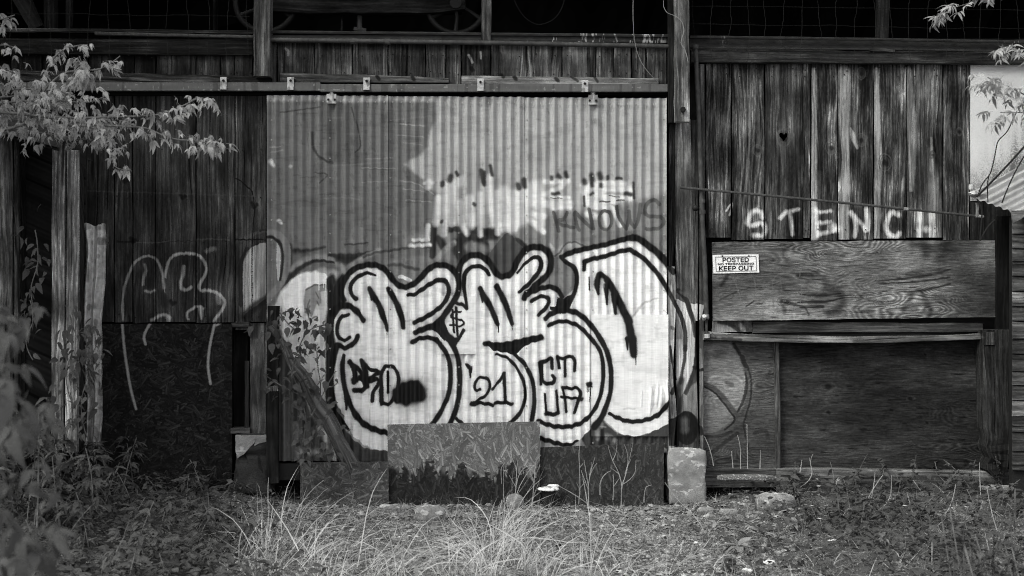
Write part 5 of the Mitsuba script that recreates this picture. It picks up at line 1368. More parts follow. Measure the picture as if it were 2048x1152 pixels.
def numbered_fast(base):
    COUNT[base] = COUNT.get(base, -1) + 1
    return base if COUNT[base] == 0 else f'{base}_{COUNT[base]:03d}'


def scatter(template, pos, yaw, pitch, roll, scale):
    """Many copies of one small mesh as one mesh."""
    v, f = template
    cy, sy, cp, sp, cr, sr = np.cos(yaw), np.sin(yaw), np.cos(pitch), np.sin(pitch), np.cos(roll), np.sin(roll)
    x = v[None, :, 0] * cr[:, None] + v[None, :, 2] * sr[:, None]
    z = -v[None, :, 0] * sr[:, None] + v[None, :, 2] * cr[:, None]
    y = v[None, :, 1] * cp[:, None] - z * sp[:, None]
    z = v[None, :, 1] * sp[:, None] + z * cp[:, None]
    X = (x * cy[:, None] - y * sy[:, None]) * scale[:, None] + pos[:, 0:1]
    Y = (x * sy[:, None] + y * cy[:, None]) * scale[:, None] + pos[:, 1:2]
    Z = z * scale[:, None] + pos[:, 2:3]
    n, m = X.shape
    return np.stack([X, Y, Z], -1).reshape(-1, 3), (f[None] + (np.arange(n) * m)[:, None, None]).reshape(-1, 3)


def blades(base, heading, length, lean, curl, width, n=6):
    """Grass blades: ribbons that rise, lean along their heading and curl over."""
    N = len(base)
    t = np.linspace(0, 1, n)[None]
    ang = lean[:, None] + curl[:, None] * t + np.cumsum(rng.normal(0, .10, (N, n)) + rng.normal(0, .5, (N, n)) * (rng.random((N, n)) < .07), 1)
    ds = length[:, None] / (n - 1)
    h = np.concatenate([np.zeros((N, 1)), np.cumsum(np.sin(ang[:, :-1]) * ds, 1)], 1)
    z = np.concatenate([np.zeros((N, 1)), np.cumsum(np.cos(ang[:, :-1]) * ds, 1)], 1)
    dx, dy = np.cos(heading)[:, None], np.sin(heading)[:, None]
    w = width[:, None] / 2 * (1 - t) ** .6
    tw = rng.uniform(-1.2, 1.2, (N, 1)) + t * rng.uniform(-1, 1, (N, 1))
    C = np.stack([base[:, 0:1] + dx * h, base[:, 1:2] + dy * h, base[:, 2:3] + z], -1)
    S = np.stack([-dy * np.cos(tw) + 0 * t, dx * np.cos(tw) + 0 * t, np.sin(tw) + 0 * t], -1) * w[..., None]
    V = np.stack([C - S, C + S], 2).reshape(N, 2 * n, 3)
    V[..., 2] = np.maximum(V[..., 2], ground_z(V[..., 0], V[..., 1]) + .004)
    k = np.arange(n - 1) * 2
    f = np.concatenate([np.stack([k, k + 1, k + 3], 1), np.stack([k, k + 3, k + 2], 1)])
    return V.reshape(-1, 3), (f[None] + (np.arange(N) * 2 * n)[:, None, None]).reshape(-1, 3)


variants('maple', [compound(20 + k, 5 if k % 3 else 3, .060, .48, 1.25, .8) for k in range(6)], 'tree_leaf')
variants('maple_few', [compound(30 + k, 3 + 2 * (k % 2), .060, .48, 1.2, .75) for k in range(4)], 'tree_leaf')
variants('ash', [compound(40 + k, 7 if k % 2 else 5, .072, .36, 1.0, .5, 'pinnate') for k in range(5)], 'tree_leaf')
variants('ash_few', [compound(45 + k, 5, .072, .36, 1.0, .5, 'pinnate') for k in range(4)], 'tree_leaf')
variants('nettle', [compound(50 + k, 5 if k % 2 else 3, .10, .34, 1.35, .35, 'palm', .22) for k in range(6)], 'weed_leaf')
variants('nettle_few', [compound(56 + k, 5 if k % 2 else 3, .10, .36, 1.35, .4, 'palm', .22) for k in range(5)], 'weed_leaf')
variants('broad', [leaf_shape(.13, .40, 8, .35 + .1 * k, .3, .05) for k in range(4)], 'pale_leaf')
variants('ovate', [leaf_shape(.09, .55, 7, .2 + .12 * k, .25, .08) for k in range(4)], 'weed_leaf')
variants('ovate_other', [leaf_shape(.09, .55, 7, .2 + .12 * k, .25, .08) for k in range(4)], 'weed_leaf')
variants('vine', [leaf_shape(.085, .72, 7, .25 + .1 * k, .25, .04) for k in range(4)], 'vine_leaf')
variants('near', [compound(70 + k, 3, .16, .5, 1.1, .6) for k in range(4)], 'weed_leaf')


def hang(yaw=None, droop=.5):
    """A drooping leaf's turn, mostly towards the viewer and down."""
    return rot(rng.uniform(-np.pi, np.pi) if yaw is None else yaw + rng.normal(0, .5), -droop + rng.normal(0, .35), rng.normal(0, .4))


# ---- the tree reaching in from the left
def tree(name, label, cat, trunk, twigs, var, dark, more=1.0):
    t = thing(name, label, cat)
    part(t, 'trunk', tube(spline(trunk, 20), [.13, .07], 10), 'twig', smooth=True)
    n = 0
    for pts, r, leaves, spread in twigs:
        p = spline(pts, 26)
        b = part(t, 'branch', tube(p, [r, r * .35], 6), 'twig', smooth=True)
        seg = np.gradient(p, axis=0)
        for k in range(int(leaves * more)):
            u = rng.beta(1.8, 1.0)
            i = min(int(u * 25), 25)
            yaw = math.atan2(-seg[i][0], seg[i][1]) + rng.choice([-1, 1]) * rng.uniform(.2, 1.5)
            pos = p[i] + rng.normal(0, 1, 3) * np.array([spread, spread * 1.2, spread * .6])
            leaf_part(t, 'leaf', var if rng.random() > .25 else dark, pos, rot(yaw, rng.uniform(-.9, .15), rng.normal(0, .4)), rng.uniform(.65, 1.15))
            n += 1
    return t


YL = -2.6


def P(pts, y=YL, dy=.0):
    return [at(a, b, y + dy * k) for k, (a, b) in enumerate(pts)]


lt = tree('maple_tree', 'leafy young tree reaching in from the left with bright drooping leaves over the shed', 'tree', [(-5.3, -2.9, -.05), (-5.2, -2.8, 1.5), (-5.0, -2.7, 2.6), (-4.6, -2.6, 3.8), (-4.9, -2.5, 5.2)],
          [(P([(-120, 260), (-20, 262), (60, 240), (84, 170), (103, 122), (130, 98), (175, 90)], dy=.02), .012, 15, .03), (P([(60, 236), (98, 170), (140, 143), (190, 140), (240, 112)]), .009, 17, .035), (P([(150, 175), (165, 140), (158, 112)]), .006, 8, .035),
           (P([(-120, 240), (0, 225), (80, 232), (150, 236), (240, 234), (312, 230), (365, 212), (392, 198)]), .012, 44, .05), (P([(380, 204), (400, 196), (425, 210)]), .005, 5, .02), (P([(-100, 215), (80, 232), (200, 250), (290, 256), (338, 276), (372, 281), (440, 286)]), .010, 40, .045), (P([(360, 280), (405, 284), (450, 300)]), .005, 9, .025),
           (P([(120, 250), (205, 262), (222, 310), (234, 336), (260, 340)], dy=-.02), .005, 6, .02), (P([(-140, 150), (-20, 180), (60, 178), (150, 190)], dy=.03), .010, 46, .07), (P([(-140, 60), (-60, 50), (-5, 40), (30, 30)]), .009, 10, .04), (P([(-140, 120), (-40, 100), (10, 90), (36, 100)]), .009, 12, .045), (P([(-120, 190), (-30, 150), (15, 140), (30, 155)]), .008, 12, .045),
           (P([(-100, 230), (20, 205), (90, 200), (170, 205), (215, 190)]), .008, 28, .06)], 'maple', 'maple_few', 2.2)
for pts, n_, sp_ in ((P([(-60, 240), (60, 262), (140, 275), (225, 285)], -1.6), 70, .05), (P([(60, 250), (130, 250), (215, 262), (250, 300)], -1.7), 50, .05), (P([(-80, 200), (0, 195), (70, 190), (120, 215)], -2.2), 60, .06)):
    p_ = spline(pts, 26)
    part(lt, 'branch', tube(p_, [.008, .003], 5), 'twig', smooth=True)
    for _ in range(n_):
        leaf_part(lt, 'leaf', 'maple_few' if sp_ < .06 else 'maple', p_[int(rng.integers(26))] + rng.normal(0, sp_, 3), hang(rng.uniform(1.2, 5.0), .6), rng.uniform(.7, 1.2))
# its crown above and left of the frame shades the left of the yard
n_ = 4200
cp = np.stack([rng.normal(-5.4, .75, n_), rng.normal(-2.9, .8, n_), rng.normal(4.9, .6, n_)], 1)
cp = cp[(cp[:, 0] < -3.75) & (cp[:, 2] > 3.9)]
n_ = len(cp)
part(lt, 'crown', scatter(compound(90, 5, .11, .46, 1.3, .6), cp, rng.uniform(0, 6.28, n_), rng.uniform(-.9, .2, n_), rng.normal(0, .4, n_), rng.uniform(.8, 1.3, n_)), 'tree_leaf', kind='stuff')

YR = -1.9
tree('ash_tree', 'tree at the right reaching in with a few bright feathered leaves', 'tree', [(5.2, -2.2, -.05), (5.1, -2.1, 1.5), (4.8, -2.0, 3.2), (5.0, -1.9, 5.0)],
     [(P([(2200, 60), (2080, 105), (2050, 110), (2020, 100), (1998, 92)], YR), .007, 13, .03), (P([(2200, 240), (2100, 220), (2050, 190), (2010, 170), (1975, 155)], YR - .5), .008, 22, .05), (P([(2200, 300), (2090, 245), (2040, 225), (2000, 225)], YR), .007, 12, .035),
      (P([(2250, -60), (2050, -40), (1955, 0), (1910, 14), (1884, 16)], YR), .006, 9, .02), (P([(1905, 16), (1890, 26), (1876, 38)], YR), .003, 5, .015)], 'ash', 'ash_few', 2.3)
for lab, pts, r in (('straight dark vine stem rising from the lean-to roof corner', [(1953, 394), (1985, 362), (2020, 325), (2060, 280)], .008), ('kinked dark vine stem swinging up from the lean-to roof corner', [(1955, 395), (1966, 366), (1980, 348), (1990, 310), (1995, 285), (2015, 262), (2030, 230), (2050, 200)], .0045),
                    ('dark vine stem leaning across the lean-to roof', [(2004, 406), (2014, 380), (2030, 345), (2056, 300)], .005), ('short upright vine stem on the lean-to eave', [(1976, 404), (1975, 372), (1978, 350)], .004), ('drooping vine stem below the lean-to eave', [(1954, 398), (1964, 425), (1962, 455), (1960, 482), (1975, 455), (1990, 440)], .006)):
    single('vine_stem', tube(spline(P(pts, -.42), 30), r, 6), 'vine_stem', lab, 'vine')

# ---- leaning log and the vine on it
lp_ = [at(540, 652, -.08), at(574, 710, -.09), at(608, 762, -.095), at(642, 818, -.10), at(666, 862, -.10), at(690, 908, -.10), at(722, 975, -.10)]
p = spline(lp_, 30)
v, f = tube(p, [.022, .032, .052, .066, .070, .070, .068], 12)
L_ = np.r_[np.repeat(np.linspace(0, 1.3, 30), 12), 0, 1.3]
A_ = np.r_[np.tile(np.linspace(0, .5, 12), 30), 0, 0]
v = v + (meshkit.fbm(v * np.array([9, 9, 4]), 4, 3)[:, None] - .5) * np.array([.06, .06, .03])
single('leaning_log', (v, f), 'log_wood', 'weathered grey log leaning against the lower left of the metal door', 'log', smooth=True, uv=np.stack([A_, L_], 1))
vn = thing('climbing_vine', 'vine with broad dark leaves climbing the leaning log', 'vine')
for pts in ([(604, 1018), (606, 940), (607, 880), (612, 845), (600, 790), (575, 720), (560, 660)], [(612, 850), (640, 800), (655, 770), (672, 742)], [(640, 800), (641, 770), (636, 735), (634, 702)], [(655, 775), (675, 762), (673, 757)], [(585, 740), (600, 690), (620, 660), (655, 650)], [(590, 660), (570, 640), (560, 625)], [(600, 790), (560, 770), (530, 750)], [(607, 880), (630, 870), (645, 850)]):
    part(vn, 'stem', tube(spline(P(pts, -.36), 20), .0045, 5), 'twig')
for cx, cy, sx, sy, n in ((545, 660, 22, 14, 9), (575, 625, 22, 12, 8), (600, 645, 16, 14, 8), (638, 656, 18, 8, 6), (610, 690, 20, 10, 8), (560, 755, 26, 14, 10), (600, 790, 20, 20, 9), (640, 700, 14, 6, 4), (615, 860, 24, 20, 12), (600, 910, 14, 20, 5), (590, 720, 16, 16, 7), (650, 650, 8, 8, 3), (625, 760, 20, 24, 8), (650, 830, 22, 24, 9), (672, 880, 18, 18, 7), (600, 840, 20, 24, 8)):
    for _ in range(int(n * 1.9)):
        leaf_part(vn, 'leaf', 'vine', at(cx + rng.normal(0, sx * .85), cy + rng.normal(0, sy * .9), -.38 + rng.normal(0, .05)), rot(rng.uniform(1.2, 5.0), rng.uniform(-1.1, .1), rng.normal(0, .5)), rng.uniform(.55, 1.05))
# climbers on the left shed
for lab, spots in (('dark leafy climber hanging down the shed boards at the left', [(140, 690, 26, 60, 40), (170, 740, 26, 70, 46)]), ('dark leafy climber low between shed and metal strip', [(185, 690, 16, 40, 24), (140, 830, 40, 45, 46)]), ('pale-edged climber growing inside the gap of the left shed', [(70, 520, 22, 60, 30), (60, 640, 24, 40, 20)])):
    c_ = thing('climbing_plant', lab, 'plant')
    for cx, cy, sx, sy, n in spots:
        part(c_, 'stem', tube(spline(P([(cx + 6, cy + sy * 2), (cx - 8, cy + sy), (cx + 6, cy), (cx, cy - sy)], -.95), 14), .004, 5), 'twig')
        for _ in range(n):
            leaf_part(c_, 'leaf', 'ovate_other', at(cx + rng.normal(0, sx * .7), cy + rng.normal(0, sy * .7), -.95 + rng.normal(0, .08)), hang(rng.uniform(1.5, 4.7), .6), rng.uniform(.6, 1.1))


# ---- weeds
def weed(name, base, height, leaves, var, label, cat='weed', spread=.16, lean=None, dark=None, group=None, size=1.0, stem='twig', top=0):
    w_ = thing(name, label, cat, group)
    lean = rng.normal(0, .10, 2) if lean is None else lean
    p = spline([base - [0, 0, .03], base + [lean[0] * .4, lean[1] * .4, height * .5], base + [lean[0], lean[1], height]], 10)
    part(w_, 'stem', tube(p, [.005, .0025], 5), stem)
    for k in range(leaves):
        t = 1 if k < top else rng.uniform(.25, 1)
        i = int(t * 9)
        leaf_part(w_, 'leaf', var if dark is None or rng.random() > .5 else dark, p[i] + rng.normal(0, .012, 3), rot(k * 2.4 + rng.normal(0, .4), rng.uniform(-.35, .45), rng.normal(0, .3)), size * rng.uniform(.7, 1.15) * (1.1 - .25 * t))
    return w_


LEFT = [(205, 985), (240, 1010), (270, 965), (275, 1040), (330, 1010), (300, 1075), (370, 1030), (345, 1070), (410, 1005), (420, 1060), (455, 1040), (390, 1100), (250, 1090), (200, 1050), (180, 1110), (310, 1120), (440, 1105), (360, 1145), (150, 1010), (140, 1080), (230, 1140), (90, 1040), (110, 1120), (50, 1090),
        (470, 1085), (290, 1160), (410, 1160), (160, 1160), (60, 1160), (480, 1140), (250, 1190), (340, 1200), (100, 1200), (440, 1210), (190, 1220)]
ORD = ['first', 'second', 'third', 'fourth', 'fifth', 'sixth', 'seventh', 'eighth', 'ninth', 'tenth', 'eleventh', 'twelfth', 'thirteenth', 'fourteenth', 'fifteenth', 'sixteenth', 'seventeenth', 'eighteenth', 'nineteenth', 'twentieth']
def row_labels(spots, rows, what, where):
    out = {}
    for lo, hi, name in rows:
        row = sorted(q_ for q_ in spots if lo <= q_[1] < hi)
        for k_, q_ in enumerate(row):
            out[q_] = f'{what}, {ORD[k_]} from the left, {name} row of {where}'
    return out


WL = row_labels(LEFT, [(0, 1025, 'back'), (1025, 1095, 'middle'), (1095, 1150, 'front'), (1150, 1300, 'foremost')], 'serrated-leaf weed', 'the left thicket')
for k, (x, y) in enumerate(LEFT):
    b = ground_at(x, y)
    weed('thicket_weed', b, rng.uniform(.26, .48) * (1.15 if x < 280 else .8), int(rng.integers(13, 20)), 'nettle', WL[(x, y)], dark='nettle_few', group='weeds of the lower left thicket', size=rng.uniform(.85, 1.25))
for k, (x, y, h) in enumerate(((20, 1000, .95), (70, 1010, .80), (120, 1005, .66), (165, 1000, .50), (40, 1050, .75), (100, 1060, .55), (205, 1010, .42), (-10, 1080, .8), (150, 1050, .45))):
    weed('tall_thicket_weed', ground_at(x, y), h, 44, 'nettle_few', f'tall dark weed, {ORD[sorted((20, 70, 120, 165, 40, 100, 205, -10, 150)).index(x)]} from the left in the mound beside the left shed', dark='nettle', size=1.35)
b = ground_at(268, 985)
weed('broadleaf_weed', b, .42, 16, 'nettle', 'tallest pale-topped weed standing before the dark strand board at the left', size=1.3, top=7)
b = ground_at(410, 1000)
weed('broadleaf_weed', b, .17, 9, 'ovate', 'small weed with one upright pale leaf at the right end of the left thicket', size=1.2, top=5)
for k, (x, y, n, s, lab) in enumerate(((1478, 1108, 13, 1.0, 'rosette of long pale leaves right of the bottle neck'), (1432, 1062, 4, .9, 'two pale curved leaves left of the long-leaved rosette'), (1765, 1092, 8, .8, 'low pale rosette at the front edge of the right weeds'), (1556, 1092, 4, .9, 'pale leaf pair between the rosette and the right weeds'), (1590, 1062, 5, .7, 'small pale rosette below the lichened stone'))):
    b = ground_at(x, y)
    r_ = thing('leaf_rosette', lab, 'plant')
    part(r_, 'stem', tube([b, b + [0, 0, .05]], .008, 6), 'weed_stem' if 'weed_stem' in scene else 'twig')
    for q_ in range(n):
        leaf_part(r_, 'leaf', 'broad', b + [0, 0, .05], rot(q_ * 2.4 + rng.normal(0, .3), rng.uniform(-.1, .75), rng.normal(0, .3)), s * rng.uniform(.75, 1.25))
TALL_RIGHT = [(1590, 992, .24), (1648, 978, .30), (1705, 985, .32), (1765, 978, .26), (1822, 985, .30), (1880, 982, .24), (1935, 988, .28), (2000, 985, .30), (1712, 1040, .34), (1850, 1060, .26), (1960, 1070, .26), (1640, 1050, .24)]
RIGHT = [(1600, 1010), (1640, 990), (1660, 1030), (1690, 1060), (1700, 1010), (1730, 1040), (1760, 1000), (1790, 1040), (1820, 1060), (1830, 1010), (1860, 1040), (1880, 1000), (1900, 1060), (1930, 1020), (1960, 1050), (1990, 1015), (2010, 1060), (2035, 1030), (1650, 1070), (1740, 1075), (1850, 1085), (1940, 1095),
         (1620, 1050), (1780, 1080), (1900, 1110), (1990, 1100), (2030, 1120), (1560, 985), (1690, 985), (1950, 990), (2040, 990), (1720, 1065), (1670, 1050), (1885, 1080), (1805, 985), (1740, 985)]
WR = row_labels(RIGHT, [(0, 1012, 'back'), (1012, 1055, 'middle'), (1055, 1300, 'front')], 'low leafy weed', 'the right weeds')
for k, (x, y) in enumerate(RIGHT):
    b = ground_at(x, y)
    weed('yard_weed', b, rng.uniform(.12, .27), int(rng.integers(12, 20)), 'ovate', WR[(x, y)], dark='ovate_other', group='weeds of the lower right patch', size=rng.uniform(.6, .95))
WT = row_labels([q_[:2] for q_ in TALL_RIGHT], [(0, 1000, 'wall-side'), (1000, 1300, 'front')], 'taller leafy weed', 'the right weeds')
for x, y, h in TALL_RIGHT:
    weed('bushy_weed', ground_at(x, y), h, 26, 'ovate', WT[(x, y)], dark='ovate_other', group='taller weeds of the lower right patch', size=rng.uniform(.6, .9))
b = ground_at(1684, 1062)
weed('tall_weed', b, .46, 30, 'ovate', 'tallest bushy weed in the middle of the lower right patch', dark='ovate_other', size=.8)
FLOWERS = ((1635, 959), (1637, 973), (1676, 961), (1625, 1012), (1809, 1012), (1638, 1038), (1926, 1046), (1936, 1046), (1912, 1066), (1934, 1065), (1667, 1081), (1844, 1055), (1784, 999), (1905, 1017), (1933, 1015), (1660, 1082))
WF = row_labels(FLOWERS, [(0, 990, 'back'), (990, 1035, 'middle'), (1035, 1300, 'front')], 'small white flower', 'right weeds')
for x, y in FLOWERS:
    g = ground_at(x, y + 25)
    hd = at(x, y, g[1])
    fl = thing('white_flower', WF[(x, y)], 'flower', 'white flowers in the right weeds')
    part(fl, 'stem', tube([g, hd], .0018, 4), 'twig')
    pv, pf = leaf_shape(.022, .8, 4, .1, .1)
    part(fl, 'petals', join([(pv @ rot(a, .35).T + hd, pf) for a in np.linspace(0, 6.28, 6)[:-1]]), 'petal')

sh = thing('dark_shrub', 'dense dark shrub filling the lower left corner in front of the left shed', 'shrub')
for x, y in ((-20, 1060), (30, 1075), (80, 1065), (125, 1050), (10, 1110), (70, 1120), (130, 1100), (170, 1085), (-30, 1000), (40, 1010), (100, 1000)):
    b = ground_at(x, y)
    h = rng.uniform(.7, 1.0) * (1.0 if x < 90 else .75)
    tip = b + np.array([rng.normal(0, .08), rng.normal(0, .06), h])
    part(sh, 'stem', tube(spline([b, (b + tip) / 2 + rng.normal(0, .02, 3), tip], 8), [.008, .003], 5), 'twig')
    for _ in range(36):
        t = rng.uniform(.15, 1.0)
        leaf_part(sh, 'leaf', 'nettle_few' if rng.random() < .7 else 'nettle', b + (tip - b) * t + rng.normal(0, .055, 3), rot(rng.uniform(0, 6.28), rng.uniform(-.6, .4), rng.normal(0, .4)), rng.uniform(.8, 1.3))
# near, out of focus: a sapling at the left, a bush at the lower right
sp_ = thing('near_sapling', 'blurred sapling close to the camera at the lower left edge', 'plant')
part(sp_, 'stem', tube(spline([(-1.85, -6.9, 0), (-1.72, -6.9, .7), (-1.66, -6.9, 1.35), (-1.62, -6.9, 1.75)], 16), [.010, .004], 6), 'twig')
for x, y, n, s in ((0, 620, 3, .7), (50, 760, 4, .8), (25, 850, 4, .9), (100, 880, 3, .7), (60, 1100, 4, .9), (130, 1010, 2, .6), (-10, 780, 4, .8), (30, 800, 3, .8), (70, 830, 4, .9), (110, 815, 2, .7), (40, 660, 4, .7), (75, 640, 3, .6), (10, 880, 3, .7), (70, 950, 3, .5), (90, 1060, 4, .8), (40, 1040, 4, .8), (110, 1085, 3, .7), (20, 1120, 4, .8), (60, 990, 3, .6), (15, 720, 3, .8), (95, 1120, 3, .8), (10, 980, 3, .8)):
    for _ in range(n):
        leaf_part(sp_, 'leaf', 'near', at(x + rng.normal(0, 16) - 20, y + rng.normal(0, 12) - 25, -6.9 + rng.normal(0, .2)), hang(rng.uniform(2.0, 4.3), .75), s * rng.uniform(.7, 1.0))
nb = thing('near_bush', 'slightly blurred leafy weed clump at the lower right corner', 'bush')
for _ in range(26):
    x, y = rng.uniform(1900, 2080), rng.uniform(1120, 1230)
    top = at(x + rng.normal(0, 20), y - rng.uniform(60, 150), -4.6)
    b = np.array([top[0] + rng.normal(0, .05), -4.6 + rng.normal(0, .2), 0])
    part(nb, 'stem', tube([b, (b + top) / 2 + rng.normal(0, .01, 3), top], .003, 4), 'twig')
    for _ in range(6):
        t = rng.uniform(.4, 1)
        leaf_part(nb, 'leaf', 'ovate', b + (top - b) * t, rot(rng.uniform(0, 6.28), rng.uniform(-.3, .5), rng.normal(0, .3)), rng.uniform(.5, .8))

# ---- dead stems
STEMS = [([(1012, 1046), (1032, 974), (1033, 940), (1022, 908), (1022, 892)], [[(1032, 974), (1018, 950)], [(1033, 970), (1052, 934), (1068, 930)], [(1033, 940), (1036, 920)]]), ([(1064, 1016), (1068, 966), (1071, 926), (1082, 910)], [[(1068, 966), (1058, 935)]]), ([(1006, 1012), (1004, 980), (1002, 940), (1010, 925)], []),
         ([(1157, 1008), (1160, 976), (1159, 936), (1158, 910), (1160, 885)], [[(1160, 976), (1172, 962)], [(1159, 936), (1167, 926)], [(1160, 980), (1153, 965)]]), ([(1178, 1016), (1177, 974), (1179, 956), (1194, 926)], [[(1177, 974), (1168, 920)], [(1179, 956), (1184, 924)], [(1179, 950), (1190, 915)], [(1177, 980), (1162, 940)]]),
         ([(1242, 1018), (1243, 970), (1238, 948), (1224, 918), (1216, 890)], [[(1243, 970), (1254, 940), (1256, 916), (1248, 888)], [(1243, 970), (1271, 940), (1272, 920)], [(1225, 922), (1234, 892), (1234, 878)], [(1238, 948), (1220, 934)], [(1250, 948), (1262, 905), (1266, 885)], [(1243, 980), (1252, 945)], [(1254, 935), (1262, 918)]]),
         ([(1226, 1000), (1227, 970), (1226, 948)], [[(1226, 975), (1240, 955)]]), ([(1200, 990), (1200, 970), (1213, 946), (1222, 942)], [[(1200, 970), (1205, 955)]]), ([(1117, 972), (1156, 994), (1174, 1007)], []), ([(1182, 1020), (1183, 1055), (1187, 1083), (1202, 1106), (1210, 1130)], []),
         ([(1409, 873), (1420, 900), (1427, 932)], []), ([(1475, 870), (1481, 905), (1481, 938)], []), ([(1494, 848), (1495, 938)], []), ([(1521, 900), (1520, 938)], []), ([(1463, 902), (1466, 936)], []), ([(1626, 908), (1621, 925), (1624, 944), (1600, 975)], [[(1621, 925), (1618, 915)]]), ([(1604, 920), (1600, 945)], []),
         ([(1750, 945), (1745, 985), (1738, 1010)], []), ([(1766, 950), (1740, 990), (1730, 1012)], []), ([(1783, 950), (1782, 985), (1770, 1010), (1748, 1024)], []), ([(1826, 960), (1850, 993)], []), ([(1814, 985), (1822, 1015), (1830, 1040)], []), ([(1911, 968), (1903, 1005), (1888, 1032)], []), ([(1959, 925), (1961, 985), (1964, 1018)], []),
         ([(1974, 975), (1985, 1030), (1996, 1066)], []), ([(1864, 1085), (1864, 1152)], []), ([(1970, 1065), (1974, 1085), (1982, 1112)], []), ([(1677, 955), (1672, 975), (1680, 1000)], []), ([(1288, 1005), (1292, 975), (1303, 970)], []), ([(480, 1150), (478, 1100), (484, 1060)], []), ([(540, 1060), (536, 980), (537, 955)], []),
         ([(640, 1000), (665, 960), (690, 930)], []), ([(590, 1030), (620, 985), (648, 960)], []), ([(770, 1140), (790, 1100), (808, 1065)], []), ([(1330, 965), (1356, 1000), (1395, 1040), (1412, 1070)], [[(1356, 1000), (1352, 980)]]), ([(1010, 1130), (1000, 1020), (1004, 1000)], [])]
STEMS.sort(key=lambda s: s[0][0][0])
for k, (main, sides) in enumerate(STEMS):
    low = max(main, key=lambda q_: q_[1])
    y_ = min(ground_at(low[0], max(low[1], 985))[1], -.13)
    m = [tube(spline(P(main, y_), 16), [.0042, .002] if main[0][1] > main[-1][1] else [.002, .0042], 5)]
    for s_ in sides:
        m.append(tube(spline(P(s_, y_), 8), [.003, .0014], 4))
    ord_ = ORD[k % 20]
    zone = ('left half of the yard' if main[0][0] < 980 else 'yard before the strand boards' if main[0][0] < 1340 else 'strip below the painted ring' if main[0][0] < 1640 else 'right weeds')
    same = [q_ for q_ in STEMS[:k] if (('left half of the yard' if q_[0][0][0] < 980 else 'yard before the strand boards' if q_[0][0][0] < 1340 else 'strip below the painted ring' if q_[0][0][0] < 1640 else 'right weeds') == zone)]
    st = thing('dead_stem', ('branching' if sides else 'single') + f' pale dead stem, {ORD[len(same)]} from the left in the {zone}', 'dead stem')
    part(st, 'stalk', m[0], 'dead_stem')
    for b_ in m[1:]:
        part(st, 'side_branch', b_, 'dead_stem')

# ---- masses nobody could count
def ramp(a, b, x):
    t = np.clip((x - a) / (b - a), 0, 1)
    return t * t * (3 - 2 * t)


def in_picture(n, px0, px1, py0, py1, keep=None):
    px, py = rng.uniform(px0, px1, n), rng.uniform(py0, py1, n)
    if keep is not None:
        on = rng.random(n) < keep(px + 90 * (meshkit.fbm(np.stack([px / 60, py / 25, 0 * px], -1), 3, 8) - .5) * 2, py)
        px, py = px[on], py[on]
    k = EYE / (py - 576)
    x, y = (px - 1024) * k, k * F - D
    return np.stack([x, y, ground_z(x, y)], 1)


def patches(p, scale, cut, seed):
    return p[meshkit.fbm(p * scale, 3, seed) > cut]


small = leaf_shape(1, .6, 3, .2, .2)
p = np.vstack([patches(in_picture(90000, 380, 2080, 985, 1190, lambda x, y: (.35 + .65 * ramp(900, 1050, x)) * (1 - .55 * ramp(1450, 1750, x)) * (.12 + .88 * ramp(1012, 1065, y))), 3.2, .50, 1)])
n_ = len(p)
single('ground_cover', scatter(small, p + np.stack([0 * p[:, 0], 0 * p[:, 0], rng.uniform(.005, .03, n_)], 1), rng.uniform(0, 6.28, n_), rng.uniform(-.2, .9, n_), rng.normal(0, .4, n_), rng.uniform(.007, .019, n_)), 'cover_leaf', 'low carpet of tiny leaves over the yard', 'ground cover', kind='stuff')
p = np.vstack([patches(in_picture(8200, -80, 700, 960, 1260, lambda x, y: 1 - .95 * ramp(380, 620, x)), 2, .36, 4), patches(in_picture(6400, 1280, 2090, 965, 1180, lambda x, y: .9 * ramp(1330, 1700, x) * (1 - .5 * ramp(1080, 1140, y) * (1 - ramp(1750, 1950, x)))), 2.5, .44, 5)])
n_ = len(p)
single('weed_cover', scatter(leaf_shape(1, .5, 5, .35, .25, .1), p + np.stack([0 * p[:, 0], 0 * p[:, 0], rng.uniform(.02, .13, n_) * np.where(p[:, 0] < -1.5, 1.4, 1.0)], 1), rng.uniform(0, 6.28, n_), rng.uniform(-.4, .8, n_), rng.normal(0, .4, n_), rng.uniform(.04, .085, n_)), 'weed_leaf', 'dark undergrowth leaves at both sides of the yard', 'undergrowth', kind='stuff')
p = np.vstack([in_picture(14000, 380, 2060, 980, 1190, lambda x, y: (1 - .6 * ramp(1450, 1750, x)) * ramp(360, 560, x)), in_picture(2600, 560, 1400, 1003, 1050)])
n_ = len(p)
p2 = patches(in_picture(5200, 420, 1750, 1000, 1190, lambda x, y: ramp(420, 600, x) * (1 - ramp(1500, 1750, x)) * (.3 + .7 * ramp(1010, 1060, y))), 3, .47, 14)
n2 = len(p2)
single('clover', scatter(leaf_shape(1, .6, 4, .3, .25), p2 + np.stack([0 * p2[:, 0], 0 * p2[:, 0], rng.uniform(.02, .06, n2)], 1), rng.uniform(0, 6.28, n2), rng.uniform(-.3, .7, n2), rng.normal(0, .4, n2), np.clip(rng.lognormal(-3.75, .4, n2), .012, .06)), 'green_blade', 'small mid-sized leaves of low weeds in the middle of the yard', 'low weeds', kind='stuff')
single('leaf_litter', scatter(leaf_shape(1, .55, 4, .5, .5), p + [0, 0, .006], rng.uniform(0, 6.28, n_), rng.normal(0, .5, n_), rng.normal(0, .6, n_), np.clip(rng.lognormal(-4.35, .45, n_), .006, .05)), 'litter_leaf', 'curled dry leaf litter strewn on the soil', 'leaf litter', kind='stuff')
flat = (np.array([[-.5, -.3, 0], [.5, -.4, .05], [.4, .4, .12], [-.4, .3, .05], [0, 0, .3]]), np.array([[0, 1, 4], [1, 2, 4], [2, 3, 4], [3, 0, 4]]))
